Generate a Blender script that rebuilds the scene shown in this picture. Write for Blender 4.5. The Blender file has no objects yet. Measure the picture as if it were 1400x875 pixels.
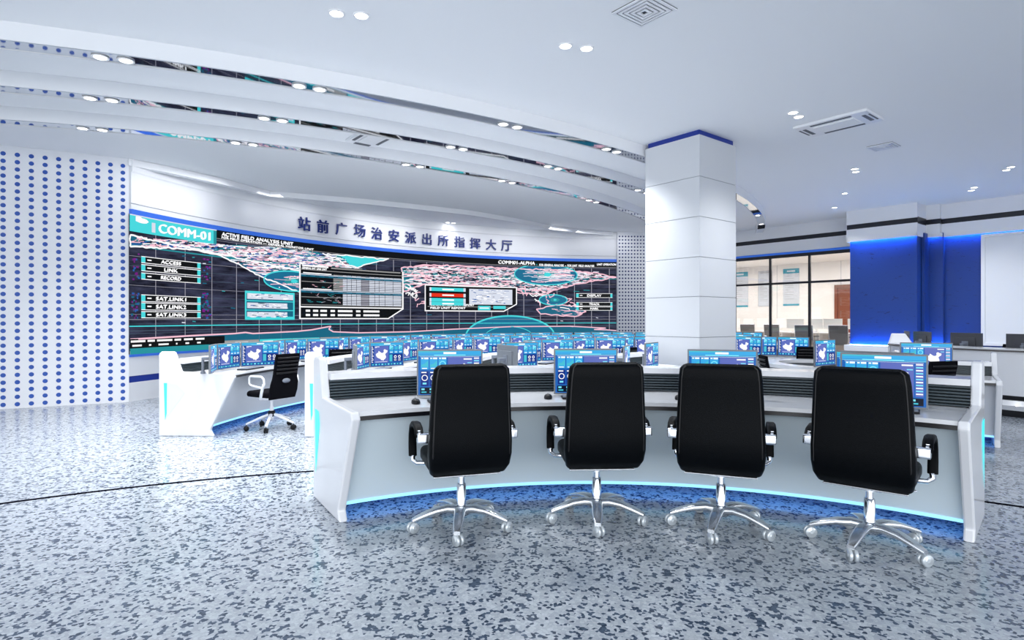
import bpy, bmesh, math, random
from mathutils import Vector, Matrix
from math import sin, cos, pi, radians as R, sqrt, atan2, hypot

scene = bpy.context.scene
# ------------------------------------------------------------------ camera, world, exposure
F, PX0, PY0, EYE = 800.0, 700.0, 436.0, 1.4
cam_d = bpy.data.cameras.new('camera'); cam = bpy.data.objects.new('camera', cam_d)
scene.collection.objects.link(cam); scene.camera = cam
cam.location = (0, 0, EYE); cam.rotation_euler = (pi/2, 0, 0)
cam_d.sensor_width = 36.0; cam_d.lens = 36.0*F/1400.0
cam_d.shift_y = (PY0-437.5)/1400.0
cam_d.clip_end = 200
scene.view_settings.view_transform = 'Standard'; scene.view_settings.look = 'None'
scene.view_settings.gamma = 1.0; scene.view_settings.use_curve_mapping = False
scene.view_settings.exposure = 0.45
w = bpy.data.worlds.new('daylight'); scene.world = w; w.use_nodes = True
w.node_tree.nodes['Background'].inputs[0].default_value = (0.95, 0.975, 1.0, 1)
w.node_tree.nodes['Background'].inputs[1].default_value = 1.45
scene.cycles.max_bounces = 7; scene.cycles.diffuse_bounces = 6; scene.cycles.glossy_bounces = 4
scene.cycles.transparent_max_bounces = 6; scene.cycles.caustics_reflective = False; scene.cycles.caustics_refractive = False
scene.cycles.sample_clamp_indirect = 4.0
DOWNLIGHT_W = 112.0; WALL_FILL_W = 5.0

def added_fill(name, x, y, z, sx, sy, power, rot=(0, 0, 0), color=(.93, .96, 1)):
    """an added soft area light without a fixture"""
    l = bpy.data.lights.new(name, 'AREA'); l.shape = 'RECTANGLE'; l.size = sx; l.size_y = sy
    l.energy = power; l.color = color
    o = bpy.data.objects.new(name, l); scene.collection.objects.link(o)
    o.location = (x, y, z); o.rotation_euler = rot
    return o
# added soft light standing in for daylight, unseen behind the camera
added_fill('added_front_fill', 1, -5.5, 2.3, 16, 3.6, 420, (R(90), 0, 0), (.93, .965, 1))

# added fill lights, unseen between the ceiling drop and fascia, brighten the lettering band
for _a, _r in ((164, 9.75), (149, 10.05), (134, 9.8), (121, 9.5), (109, 9.6), (97, 10.0)):
    _x, _y = 3.96+_r*cos(R(_a)), 7.61+_r*sin(R(_a))
    added_fill('added_wall_fill', _x, _y, 4.0, 1.9, .1, WALL_FILL_W*(1 if _r < 10 else .3), (R(52), 0, R(_a)-pi/2), (.97, .98, 1)).data.spread = R(100)
added_fill('added_wall_fill', 4.9, 16.6, 4.0, 2.6, .1, WALL_FILL_W, (R(52), 0, 0), (.97, .98, 1)).data.spread = R(100)  # one more added light, to brighten the perforated back panel

# ------------------------------------------------------------------ helpers
col = scene.collection
class MB:
    def __init__(s): s.v = []; s.f = []; s.m = []; s.sm = []
    def add(s, vs, fs, m=0, smooth=False):
        b = len(s.v); s.v += [tuple(x) for x in vs]
        for f in fs: s.f.append([i+b for i in f]); s.m.append(m); s.sm.append(smooth)
    def box(s, c, size, m=0, rz=0.0, mat=None):
        x, y, z = size[0]/2, size[1]/2, size[2]/2
        vs = [Vector((a*x, b*y, d*z)) for d in (-1, 1) for b in (-1, 1) for a in (-1, 1)]
        M = Matrix.Translation(c) @ Matrix.Rotation(rz, 4, 'Z')
        if mat is not None: M = M @ mat
        vs = [M @ v for v in vs]
        s.add(vs, [(0, 2, 3, 1), (4, 5, 7, 6), (0, 1, 5, 4), (2, 6, 7, 3), (0, 4, 6, 2), (1, 3, 7, 5)], m)
    def loft(s, rings, m=0, smooth=True, closed=True, caps=True, loop=False):
        n = len(rings[0]); vs = [p for r in rings for p in r]; fs = []
        k = len(rings)
        for i in range(k if loop else k-1):
            a = i*n; b = ((i+1) % k)*n
            for j in range(n if closed else n-1):
                j2 = (j+1) % n
                fs.append((a+j, a+j2, b+j2, b+j))
        s.add(vs, fs, m, smooth)
        if caps and not loop:
            s.add(rings[0], [tuple(reversed(range(n)))], m); s.add(rings[-1], [tuple(range(n))], m)
    def tube(s, pts, r, m=0, n=10, loop=False, flat=1.0):
        pts = [Vector(p) for p in pts]; k = len(pts); rings = []; up = None
        for i, p in enumerate(pts):
            if loop: t = pts[(i+1) % k]-pts[i-1]
            else: t = pts[min(i+1, k-1)]-pts[max(i-1, 0)]
            t.normalize()
            if up is None:
                up = Vector((0, 0, 1)) if abs(t.z) < .9 else Vector((0, 1, 0))
            sd = t.cross(up).normalized(); up2 = sd.cross(t).normalized(); up = up2
            rr = r[i] if isinstance(r, (list, tuple)) else r
            rings.append([p+sd*cos(2*pi*j/n)*rr+up2*sin(2*pi*j/n)*rr*flat for j in range(n)])
        s.loft(rings, m, loop=loop)
    def lathe(s, prof, c=(0, 0, 0), m=0, n=20, axis='Z', caps=True, smooth=True):
        rings = []
        for r, z in prof:
            ring = []
            for j in range(n):
                a = 2*pi*j/n
                if axis == 'Z': p = (c[0]+r*cos(a), c[1]+r*sin(a), c[2]+z)
                elif axis == 'Y': p = (c[0]+r*cos(a), c[1]+z, c[2]-r*sin(a))
                else: p = (c[0]+z, c[1]+r*cos(a), c[2]+r*sin(a))
                ring.append(p)
            rings.append(ring)
        s.loft(rings, m, smooth=smooth, caps=caps)
    def prism(s, poly, h, M=None, m=0):
        """poly in local XY, extruded 0..h along local Z, transformed by M"""
        M = M or Matrix()
        n = len(poly)
        a = [M @ Vector((x, y, 0)) for x, y in poly]; b = [M @ Vector((x, y, h)) for x, y in poly]
        s.add(a+b, [tuple(reversed(range(n))), tuple(range(n, 2*n))] + [(i, (i+1) % n, n+(i+1) % n, n+i) for i in range(n)], m)
    def quad(s, a, b, c, d, m=0): s.add([a, b, c, d], [(0, 1, 2, 3)], m)
    def mesh(s, name, mats):
        me = bpy.data.meshes.new(name); me.from_pydata(s.v, [], s.f)
        for mt in (mats if isinstance(mats, (list, tuple)) else [mats]): me.materials.append(mt)
        me.polygons.foreach_set('material_index', s.m)
        me.polygons.foreach_set('use_smooth', s.sm)
        me.update(); return me
    def build(s, name, mats, parent=None, bevel=0, recalc=True, seg=2):
        me = s.mesh(name, mats)
        if recalc:
            bm = bmesh.new(); bm.from_mesh(me); bmesh.ops.recalc_face_normals(bm, faces=bm.faces); bm.to_mesh(me); bm.free()
        o = bpy.data.objects.new(name, me); col.objects.link(o)
        if parent is not None: o.parent = parent
        if bevel:
            bm = bmesh.new(); bm.from_mesh(me); bmesh.ops.remove_doubles(bm, verts=bm.verts, dist=1e-5); bm.to_mesh(me); bm.free()
            b = o.modifiers.new('bevel', 'BEVEL'); b.width = bevel; b.segments = seg; b.limit_method = 'ANGLE'; b.angle_limit = R(40)
        return o

def tag(o, label=None, cat=None, group=None, kind=None):
    if label: o['label'] = label
    if cat: o['category'] = cat
    if group: o['group'] = group
    if kind: o['kind'] = kind
    return o
def empty(name, loc=(0, 0, 0), rz=0, label=None, cat=None, group=None):
    o = bpy.data.objects.new(name, None); o.empty_display_size = .1; col.objects.link(o)
    o.location = loc; o.rotation_euler = (0, 0, rz); tag(o, label, cat, group); return o
KIDS = {}
def kids(o):
    return [c for c in col.objects if c.parent is o]
def copy_tree(o, parent=None):
    c = o.copy(); col.objects.link(c)
    if parent is not None: c.parent = parent
    if o.name not in KIDS: KIDS[o.name] = kids(o)
    for ch in KIDS[o.name]: copy_tree(ch, c)
    return c
def place(proto, first, loc, rz, label, group=None):
    o = proto if first else copy_tree(proto)
    o.location = loc; o.rotation_euler = (0, 0, rz); o['label'] = label
    if group: o['group'] = group
    elif 'group' in o: del o['group']
    return o
ORD = ['first', 'second', 'third', 'fourth', 'fifth', 'sixth', 'seventh', 'eighth', 'ninth', 'tenth']

# ------------------------------------------------------------------ materials
def mat(name, color, rough=.5, metal=0.0, spec=.5, emit=None, strength=0, coat=0, bump=None, sample=True):
    m = bpy.data.materials.new(name); m.use_nodes = True
    b = m.node_tree.nodes['Principled BSDF']
    b.inputs['Base Color'].default_value = (*color, 1); b.inputs['Roughness'].default_value = rough
    b.inputs['Metallic'].default_value = metal; b.inputs['Specular IOR Level'].default_value = spec
    b.inputs['Coat Weight'].default_value = coat
    if emit:
        b.inputs['Emission Color'].default_value = (*emit, 1); b.inputs['Emission Strength'].default_value = strength
        if not sample: m.cycles.emission_sampling = 'NONE'
    if bump:
        nt = m.node_tree; n = nt.nodes.new('ShaderNodeTexNoise'); n.inputs['Scale'].default_value = bump[0]; n.inputs['Detail'].default_value = 4
        tc = nt.nodes.new('ShaderNodeTexCoord'); nt.links.new(tc.outputs['Object'], n.inputs['Vector'])
        bp = nt.nodes.new('ShaderNodeBump'); bp.inputs['Strength'].default_value = bump[1]; bp.inputs['Distance'].default_value = .01
        nt.links.new(n.outputs['Fac'], bp.inputs['Height']); nt.links.new(bp.outputs[0], b.inputs['Normal'])
    return m
def screenmat(name, c, s=1.0):
    return mat(name, (0, 0, 0), .25, emit=c, strength=s*.82, sample=False, spec=.12)
WALL = mat('white_wall_paint', (.76, .77, .80), .6, bump=(30, .03))
CEIL = mat('white_ceiling_paint', (.88, .89, .905), .7, bump=(6, .04))
BEAMW = mat('beam_white', (.80, .81, .83), .45)
COLW = mat('column_panel', (.58, .60, .63), .3)
GROOVE = mat('groove_grey', (.25, .27, .30), .5)
NAVY = mat('navy_band', (.006, .03, .28), .35)
BLUEDOT = mat('blue_perforation', (.008, .070, .37), .5)
NAVYDOT = mat('navy_perforation', (.015, .03, .14), .5)
BLACKSTRIPE = mat('black_stripe', (.006, .007, .014), .35)
MIRROR = mat('mirror_polish', (.62, .66, .72), .03, metal=1)
CHROME = mat('chrome', (.80, .83, .88), .08, metal=1)
ALU = mat('polished_aluminium', (.74, .77, .81), .20, metal=.92)
STEEL = mat('brushed_alu', (.62, .65, .70), .25, metal=.9)
GREYP = mat('grey_plastic', (.16, .18, .22), .4)
GREYD = mat('dark_grey_plastic', (.05, .052, .06), .45)
GREYP2 = mat('light_grey_plastic', (.155, .17, .19), .4)
BLACKP = mat('black_plastic', (.004, .004, .006), .45, spec=.25)
LEATHER = mat('black_leather', (.0012, .0018, .0028), .40, spec=.07, bump=(240, .25))
PIPING = mat('leather_piping', (.002, .002, .003), .5)
MESHF = mat('black_mesh_fabric', (.003, .003, .005), .8, spec=.06, bump=(300, .5))
WHITEP = mat('white_plastic', (.80, .81, .84), .35)
DESKW = mat('desk_white_lacquer', (.72, .73, .76), .22, coat=.3)
DESKP = mat('desk_front_grey', (.60, .69, .74), .35)
DESKPA = mat('row_front_grey', (.56, .58, .62), .4)
EDGEB = mat('black_edge', (.004, .004, .007), .3)
RIB = mat('slate_ribbed', (.035, .055, .07), .35)
KICK = mat('blue_kick', (.01, .05, .30), .4)
CYAN = mat('cyan_accent', (.05, .6, .65), .4, emit=(.03, .62, .66), strength=.75, sample=False)
PALECY = mat('accent_recess', (.66, .72, .80), .4)
LEDB = mat('led_blue', (.1, .4, 1), .4, emit=(.10, .42, 1.0), strength=9)
LEDE = mat('led_edge_cyan', (.2, .6, .9), .4, emit=(.22, .46, .64), strength=1.0, sample=False)
LEDC = mat('led_cove', (.1, .4, 1), .4, emit=(.07, .36, 1.0), strength=110)
LEDF = mat('led_fascia', (.02, .08, .4), .4, emit=(.012, .06, .26), strength=1.0, sample=False)
LENS = mat('lamp_lens', (1, 1, 1), .4, emit=(1, 1, 1), strength=9, sample=False)
RINGM = mat('lamp_ring', (.9, .9, .92), .3)
BLUEW = mat('blue_plaster', (.006, .040, .22), .38, bump=(5, .25))
BOARD = mat('display_board', (.74, .76, .80), .45)
BROWN = mat('brown_edge', (.10, .09, .09), .3)
CASTER = mat('caster_clear', (.55, .60, .64), .12, metal=.35)
WOOD = mat('door_wood', (.20, .05, .015), .4)
CYP = mat('poster_teal', (.02, .30, .42), .5)
INK = mat('poster_ink', (.45, .47, .50), .6)
PAPER = mat('poster_paper', (.62, .66, .72), .6)
WARMW = mat('office_wall', (.84, .82, .80), .6)
WARMD = mat('office_desk', (.70, .64, .58), .5)
OFCH = mat('office_chair_mesh', (.16, .15, .14), .6)
TEXTB = mat('lettering_blue', (.006, .022, .17), .35)
VENTD = mat('vent_dark', (.10, .11, .13), .6)
GLASS = bpy.data.materials.new('clear_glass'); GLASS.use_nodes = True
_nt = GLASS.node_tree; _nt.nodes.remove(_nt.nodes['Principled BSDF'])
_t = _nt.nodes.new('ShaderNodeBsdfTransparent'); _g = _nt.nodes.new('ShaderNodeBsdfGlossy'); _g.inputs['Roughness'].default_value = .02
_x = _nt.nodes.new('ShaderNodeMixShader'); _x.inputs[0].default_value = .06
_nt.links.new(_t.outputs[0], _x.inputs[1]); _nt.links.new(_g.outputs[0], _x.inputs[2]); _nt.links.new(_x.outputs[0], _nt.nodes['Material Output'].inputs[0])

# blue plaster: fine darker scratches
def scratch(m):
    nt = m.node_tree; b = nt.nodes['Principled BSDF']
    tc = nt.nodes.new('ShaderNodeTexCoord'); mp = nt.nodes.new('ShaderNodeMapping'); mp.inputs['Scale'].default_value = (1.3, 1.3, 5)
    n = nt.nodes.new('ShaderNodeTexNoise'); n.inputs['Scale'].default_value = 3; n.inputs['Detail'].default_value = 8; n.inputs['Distortion'].default_value = 2
    cr = nt.nodes.new('ShaderNodeValToRGB'); cr.color_ramp.elements[0].position = .30; cr.color_ramp.elements[1].position = .36
    cr.color_ramp.elements[0].color = (.003, .009, .09, 1); cr.color_ramp.elements[1].color = (.006, .040, .22, 1)
    nt.links.new(tc.outputs['Object'], mp.inputs[0]); nt.links.new(mp.outputs[0], n.inputs['Vector'])
    nt.links.new(n.outputs['Fac'], cr.inputs[0]); nt.links.new(cr.outputs[0], b.inputs['Base Color'])
scratch(BLUEW)

# terrazzo floor
FLOORM = bpy.data.materials.new('terrazzo_floor'); FLOORM.use_nodes = True
nt = FLOORM.node_tree; b = nt.nodes['Principled BSDF']
tc = nt.nodes.new('ShaderNodeTexCoord'); mp = nt.nodes.new('ShaderNodeMapping'); mp.inputs['Scale'].default_value = (1, 1, 1)
nt.links.new(tc.outputs['Object'], mp.inputs[0])
v = nt.nodes.new('ShaderNodeTexVoronoi'); v.inputs['Scale'].default_value = 58; nt.links.new(mp.outputs[0], v.inputs['Vector'])
sep = nt.nodes.new('ShaderNodeSeparateColor'); nt.links.new(v.outputs['Color'], sep.inputs[0])
nz = nt.nodes.new('ShaderNodeTexNoise'); nz.inputs['Scale'].default_value = 18; nz.inputs['Detail'].default_value = 1
# sample the cluster noise once per cell, so clusters keep the cell outlines
nt.links.new(v.outputs['Position'], nz.inputs['Vector'])
m1 = nt.nodes.new('ShaderNodeMath'); m1.operation = 'MULTIPLY_ADD'; m1.inputs[1].default_value = .42
nt.links.new(sep.outputs[0], m1.inputs[0]); nt.links.new(nz.outputs['Fac'], m1.inputs[2])
thr = nt.nodes.new('ShaderNodeMath'); thr.operation = 'LESS_THAN'; thr.inputs[1].default_value = .59
nt.links.new(m1.outputs[0], thr.inputs[0])
tone = nt.nodes.new('ShaderNodeMixRGB'); tone.inputs[1].default_value = (.34, .375, .42, 1); tone.inputs[2].default_value = (.49, .53, .575, 1)
nt.links.new(sep.outputs[1], tone.inputs[0])
dk = nt.nodes.new('ShaderNodeMixRGB'); dk.inputs[1].default_value = (.03, .048, .08, 1); dk.inputs[2].default_value = (.07, .10, .15, 1)
nt.links.new(sep.outputs[2], dk.inputs[0])
mx = nt.nodes.new('ShaderNodeMixRGB'); nt.links.new(thr.outputs[0], mx.inputs[0]); nt.links.new(tone.outputs[0], mx.inputs[1]); nt.links.new(dk.outputs[0], mx.inputs[2])
ve = nt.nodes.new('ShaderNodeTexVoronoi'); ve.feature = 'DISTANCE_TO_EDGE'; ve.inputs['Scale'].default_value = 58; nt.links.new(mp.outputs[0], ve.inputs['Vector'])
lt = nt.nodes.new('ShaderNodeMath'); lt.operation = 'LESS_THAN'; lt.inputs[1].default_value = .035; nt.links.new(ve.outputs[0], lt.inputs[0])
ml = nt.nodes.new('ShaderNodeMath'); ml.operation = 'MULTIPLY'; ml.inputs[1].default_value = .30; nt.links.new(lt.outputs[0], ml.inputs[0])
mx2 = nt.nodes.new('ShaderNodeMixRGB'); nt.links.new(ml.outputs[0], mx2.inputs[0]); nt.links.new(mx.outputs[0], mx2.inputs[1]); mx2.inputs[2].default_value = (.16, .19, .25, 1)
nt.links.new(mx2.outputs[0], b.inputs['Base Color'])
b.inputs['Roughness'].default_value = .17; b.inputs['Specular IOR Level'].default_value = .5

# ------------------------------------------------------------------ setting: geometry constants
HC = 4.1
def struct(mb, name, m, parent=None, **k):
    o = mb.build(name, m, parent, **k)
    if parent is None: o['kind'] = 'structure'
    return o
def polar(c, r, a): return (c[0]+r*cos(a), c[1]+r*sin(a))
def arcband(mb, c, prof, a0, a1, n, m=0, closed=True, smooth=True, caps=True):
    """sweep (r,z) profile around centre c from angle a0 to a1"""
    rings = []
    for i in range(n+1):
        a = a0+(a1-a0)*i/n
        rings.append([(c[0]+r*cos(a), c[1]+r*sin(a), z) for r, z in prof])
    # split per profile edge so sides stay crisp
    k = len(prof)
    for j in range(k if closed else k-1):
        j2 = (j+1) % k
        mb.loft([[r[j], r[j2]] for r in rings], m, smooth=smooth, closed=False, caps=False)
    if caps and closed:
        mb.add(rings[0], [tuple(reversed(range(k)))], m); mb.add(rings[-1], [tuple(range(k))], m)

f = MB(); f.box((2, 6, -.1), (60, 56, .2)); struct(f, 'floor', FLOORM)
f = MB(); f.box((2, 15.5, HC+.1), (44, 35, .2)); struct(f, 'ceiling', CEIL)
# black inlay arc in the floor
FC = (-.09, -1.04)
f = MB(); arcband(f, FC, [(6.628, .0005), (6.628, .0022), (6.672, .0022), (6.672, .0005)], R(15), R(165), 90)
struct(f, 'trim_1', mat('inlay_black', (.004, .004, .008), .9, spec=0))

# ---- curved screen wall
WC = (3.96, 7.61); WR = 10.64
def wall_hit(px, rr=WR):
    dx, dy = (px-PX0)/F, 1.0
    A = dx*dx+1; B = -2*(dx*WC[0]+WC[1]); C = WC[0]**2+WC[1]**2-rr*rr
    t = (-B+sqrt(B*B-4*A*C))/(2*A)
    return dx*t, t
def ang(px): x, y = wall_hit(px); return atan2(y-WC[1], x-WC[0])
AL, AR = ang(178), ang(843)
SB, ST = .80, 3.17
f = MB()
arcband(f, WC, [(WR+.25, 0), (WR+.02, 0), (WR+.02, .32), (WR+.25, .32)], AL, AR-.02, 60)
arcband(f, WC, [(WR+.25, .43), (WR+.02, .43), (WR+.02, .755), (WR+.25, .755)], AL, AR-.02, 60)
arcband(f, WC, [(WR+.25, .32), (WR+.03, .32), (WR+.03, .43), (WR+.25, .43)], AL, AR-.02, 60, 1)
arcband(f, WC, [(WR+.25, ST+.085), (WR-.02, ST+.085), (WR-.02, 3.34), (WR+.01, 3.345), (WR+.01, 3.355), (WR-.02, 3.36), (WR-.02, HC-.22), (WR+.25, HC-.22)], AL, AR-.02, 60)
struct(f, 'wall_front', [WALL, NAVY])
f = MB(); arcband(f, WC, [(WR+.2, .755), (WR-.0, .755), (WR-.0, .80), (WR+.2, .80)], AL, AR-.02, 60)
struct(f, 'trim_2', LEDF)
f = MB(); arcband(f, WC, [(WR+.2, ST), (WR-.03, ST), (WR-.03, ST+.085), (WR+.2, ST+.085)], AL, AR-.02, 60)
struct(f, 'trim_3', LEDF)
# stepped cornice above the fascia and the crescent-shaped ceiling drop in front of it
f = MB(); arcband(f, WC, [(WR+.25, HC-.22), (WR-.03, HC-.22), (WR-.04, HC-.2), (WR-.04, HC), (WR+.25, HC)], AL, AR-.02, 60)
struct(f, 'trim_4', BEAMW)
f = MB(); pts = []
EP = [(176, 226), (230, 236), (300, 251), (369, 268.5), (440, 274), (500, 279), (570, 286), (643, 294), (700, 303), (757, 314), (800, 319), (838, 322)]
for px, py in EP:
    d = (3.98-EYE)*F/(PY0-py); pts.append(Vector(((px-PX0)*d/F, d, 0)))
rings = []
for i, p in enumerate(pts):
    t = (pts[min(i+1, len(pts)-1)]-pts[max(i-1, 0)]).normalized(); nrm = Vector((-t.y, t.x, 0))
    q = p+nrm*.14
    rings.append([(p.x, p.y, HC-.12), (p.x, p.y, HC-.005), (q.x, q.y, HC-.005), (q.x, q.y, HC-.12)])
f.loft(rings, 0, smooth=False)
struct(f, 'trim_5', BEAMW)

# ---- perforated side panels
def dot_panel(name, P0, dvec, length, x_off, pitch, zstep, rad, dotm, nrm, z0=.065, ztop=HC):
    P0 = Vector((*P0, 0)); d = Vector((*dvec, 0)).normalized(); n = Vector((*nrm, 0)).normalized()
    mb = MB()
    a = P0; b2 = P0+d*length; t = -n*.18
    vs = [a, b2, b2+t, a+t]
    mb.add([(p.x, p.y, 0) for p in vs]+[(p.x, p.y, ztop) for p in vs], [(0, 1, 5, 4), (1, 2, 6, 5), (2, 3, 7, 6), (3, 0, 4, 7), (4, 5, 6, 7)], 0)
    s = x_off
    while s < length-.04:
        z = z0
        while z < ztop-.05:
            c = P0+d*s+n*.002
            mb.add([(c.x+d.x*rad*cos(k*pi/8), c.y+d.y*rad*cos(k*pi/8), z+rad*sin(k*pi/8)) for k in range(16)], [tuple(range(16))], 1)
            z += zstep
        s += pitch
    return struct(mb, name, [WALL, dotm], recalc=False)
dl = Vector((.88, .476)).normalized()
Pe = Vector((-6.455, 9.86))
# offset so that the last dot column sits 0.075 from the screen-side edge
Ps = Pe-dl*5.6
dot_panel('wall_left', (Ps.x, Ps.y), dl, 5.6, 5.6-.085-31*.1727, .1727, .1148, .034, BLUEDOT, (dl.y, -dl.x))
xr, yr = wall_hit(843)
dot_panel('wall_back', (xr, yr-.12), (1, .06), 3.05, .07, .095, .108, .026, NAVYDOT, (.06, -1))

# ---- column
CO = Vector((2.66, 8.30)); ul = Vector((-.626, .78)); ur = Vector((.78, .626)); CW = .955
colm = empty('support_column', (CO.x, CO.y, 0), 0, 'square white panelled column with a blue band under the ceiling', 'column')
def colbox(mb, inset, z0, z1, m=0):
    a = ul*inset+ur*inset; s = CW-2*inset
    q = [a, a+ur*s, a+ur*s+ul*s, a+ul*s]
    mb.add([(p.x, p.y, z0) for p in q]+[(p.x, p.y, z1) for p in q], [(3, 2, 1, 0), (4, 5, 6, 7)]+[(i, (i+1) % 4, 4+(i+1) % 4, 4+i) for i in range(4)], m)
f = MB(); zs = [0, .5, 1.135, 1.72, 2.285, 2.86, 3.43, 4.025]
for a, b2 in zip(zs[:-1], zs[1:]): colbox(f, 0, a+.004, b2-.004)
colbox(f, .008, .0, 4.02, 1)
f.build('panel_cladding', [COLW, GROOVE], colm)
f = MB(); colbox(f, .03, 4.02, HC); f.build('blue_band', NAVY, colm)

# ---- right-hand wall: u runs towards the camera's right, n away from the hall
U = Vector((.626, -.78)); N = Vector((.78, .626)); P0 = Vector((8.43, 14.75))
def up(s, o, z=0): p = P0+U*s+N*o; return (p.x, p.y, z)
def wbox(mb, s0, s1, o0, o1, z0, z1, m=0):
    vs = [up(s0, o0, z0), up(s1, o0, z0), up(s1, o1, z0), up(s0, o1, z0), up(s0, o0, z1), up(s1, o0, z1), up(s1, o1, z1), up(s0, o1, z1)]
    mb.add(vs, [(3, 2, 1, 0), (4, 5, 6, 7), (0, 1, 5, 4), (1, 2, 6, 5), (2, 3, 7, 6), (3, 0, 4, 7)], m)
GO = .93                                   # glass line offset
SEG = [(-7.0, 0.0, GO), (0.0, 1.53, 0.0), (1.53, 1.80, .62), (1.80, 16.0, .76)]
f = MB(); g = MB(); st = MB(); led = MB()
for i, (s0, s1, o) in enumerate(SEG):
    e = 1.3 if i else .35
    wbox(f, s0, s1, o, o+e, 3.42, 3.64); wbox(f, s0, s1, o, o+.03, 3.33, 3.42)
    if i == 1: wbox(f, s0, s0+.03, o, o+e, 3.33, 3.42); wbox(f, s1-.03, s1, o, o+.6, 3.33, 3.42)
    if i == 2: wbox(f, s1-.0, s1+.03, o, o+.14, 3.33, 3.42)
    if i == 0: wbox(f, s0, s1, o+.12, o+e, 3.33, 3.42)
    wbox(f, s0, s1, o, o+e, 3.76, HC)
    wbox(f, s0, s1, o+.03, o+e, 3.62, 3.78, 1)
    # LED tape on the underside of the fascia
struct(f, 'wall_right', [WALL, BLACKSTRIPE])
f = MB()
wbox(f, .04, 1.49, .12, 1.2, .75, 3.43); wbox(f, 1.49, 1.84, .72, 1.3, .75, 3.43); wbox(f, 1.84, 16, .86, 1.4, 0, 3.43)
wbox(f, 1.50, 1.56, .4, .9, .75, 3.43)
struct(f, 'wall_blue', BLUEW)
f = MB(); wbox(f, -.05, 1.62, -.02, .9, 0, .75); struct(f, 'trim_6', WALL)
f = MB()
wbox(f, .06, 1.46, .04, .075, 3.40, 3.41); wbox(f, 1.56, 1.80, .66, .69, 3.40, 3.41); wbox(f, 1.86, 14, .80, .835, 3.40, 3.41)
wbox(f, .06, 1.50, .03, .05, .752, .76)
wbox(f, 1.60, 1.9, .62, .66, .752, .76)
struct(f, 'trim_7', LEDC)
f = MB(); wbox(f, -7, -.02, GO+.05, GO+.12, 3.24, 3.33); struct(f, 'trim_8', LEDF)
# white display board on the blue wall
wb = empty('white_display_board', up(4.3, .8, 0), 0, 'large white framed board hung on the blue wall at the far right', 'board')
def local(mb_fn): pass
f = MB(); wbox(f, 2.62, 7.0, .78, .86, .85, 3.24)
o = f.build('board_panel', BOARD); o.parent = wb; o.matrix_parent_inverse = Matrix.Translation(wb.location).inverted()
f = MB()
for a in ((2.55, 2.62, .72, .88, .8, 3.3), (7.0, 7.07, .72, .88, .8, 3.3), (2.62, 7.0, .72, .88, 3.24, 3.3), (2.62, 7.0, .72, .88, .8, .86)): wbox(f, *a)
o = f.build('board_frame', WALL); o.parent = wb; o.matrix_parent_inverse = Matrix.Translation(wb.location).inverted()

# glass partition
MZ = 3.20
wd = empty('window_1', up(-3, GO, 0), 0); wd['kind'] = 'structure'
def under(o, p): o.parent = p; o.matrix_parent_inverse = Matrix.Translation(p.location).inverted()
f = MB()
S0 = [-7.0+.05, -2.155-1.13*3, -2.155-1.13*2, -2.155-1.13, -2.155, -1.025, -.03]
S0 = [-6.9, -5.85, -4.72, -3.59, -2.46, -1.33, -.2]
for s in S0: wbox(f, s-.03, s+.03, GO-.02, GO+.04, 0, MZ)
wbox(f, -7, 0, GO-.02, GO+.04, MZ-.03, MZ+.06); wbox(f, -7, 0, GO-.02, GO+.04, 2.40, 2.46); wbox(f, -7, 0, GO-.02, GO+.04, 0, .08)
under(f.build('window_frame', BLACKSTRIPE), wd)
for s0, s1 in zip(S0[:-1], S0[1:]):
    for z0, z1 in ((.08, 2.40), (2.46, MZ-.03)):
        f = MB(); wbox(f, s0+.03, s1-.03, GO+.005, GO+.015, z0, z1); under(f.build('pane', GLASS), wd)

# office behind the glass
OB = GO+5.2
f = MB(); wbox(f, -13, 3, OB, OB+.1, 0, 3.6)
for s in (-9.2, -7.0, -4.9, -2.6, -.5): wbox(f, s, s+.015, OB-.004, OB, 0, 3.6, 1)
struct(f, 'wall_office_back', [WARMW, INK])
f = MB(); wbox(f, -13, 3, GO+.36, OB, 3.45, 3.5); struct(f, 'ceiling_office', WARMW)
f = MB(); wbox(f, -13, 3, GO+.3, OB, 0, .22); struct(f, 'floor_office', WARMD)
f = MB(); wbox(f, 0.2, .3, GO+.6, OB, 0, 3.5); struct(f, 'wall_office_right', WARMW)
la = added_fill('added_office_fill', *up(-4, GO+2.4, 3.4), 9, 1.6, 220, (0, 0, atan2(U.y, U.x)), (1, .97, .93))  # added fill to light the office, not a modelled lamp
def s_at(px, off):           # position along the wall line at offset off seen at pixel px
    k = (px-PX0)/F; b0 = P0+N*off
    return (b0.x-k*b0.y)/(k*U.y-U.x)
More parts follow.
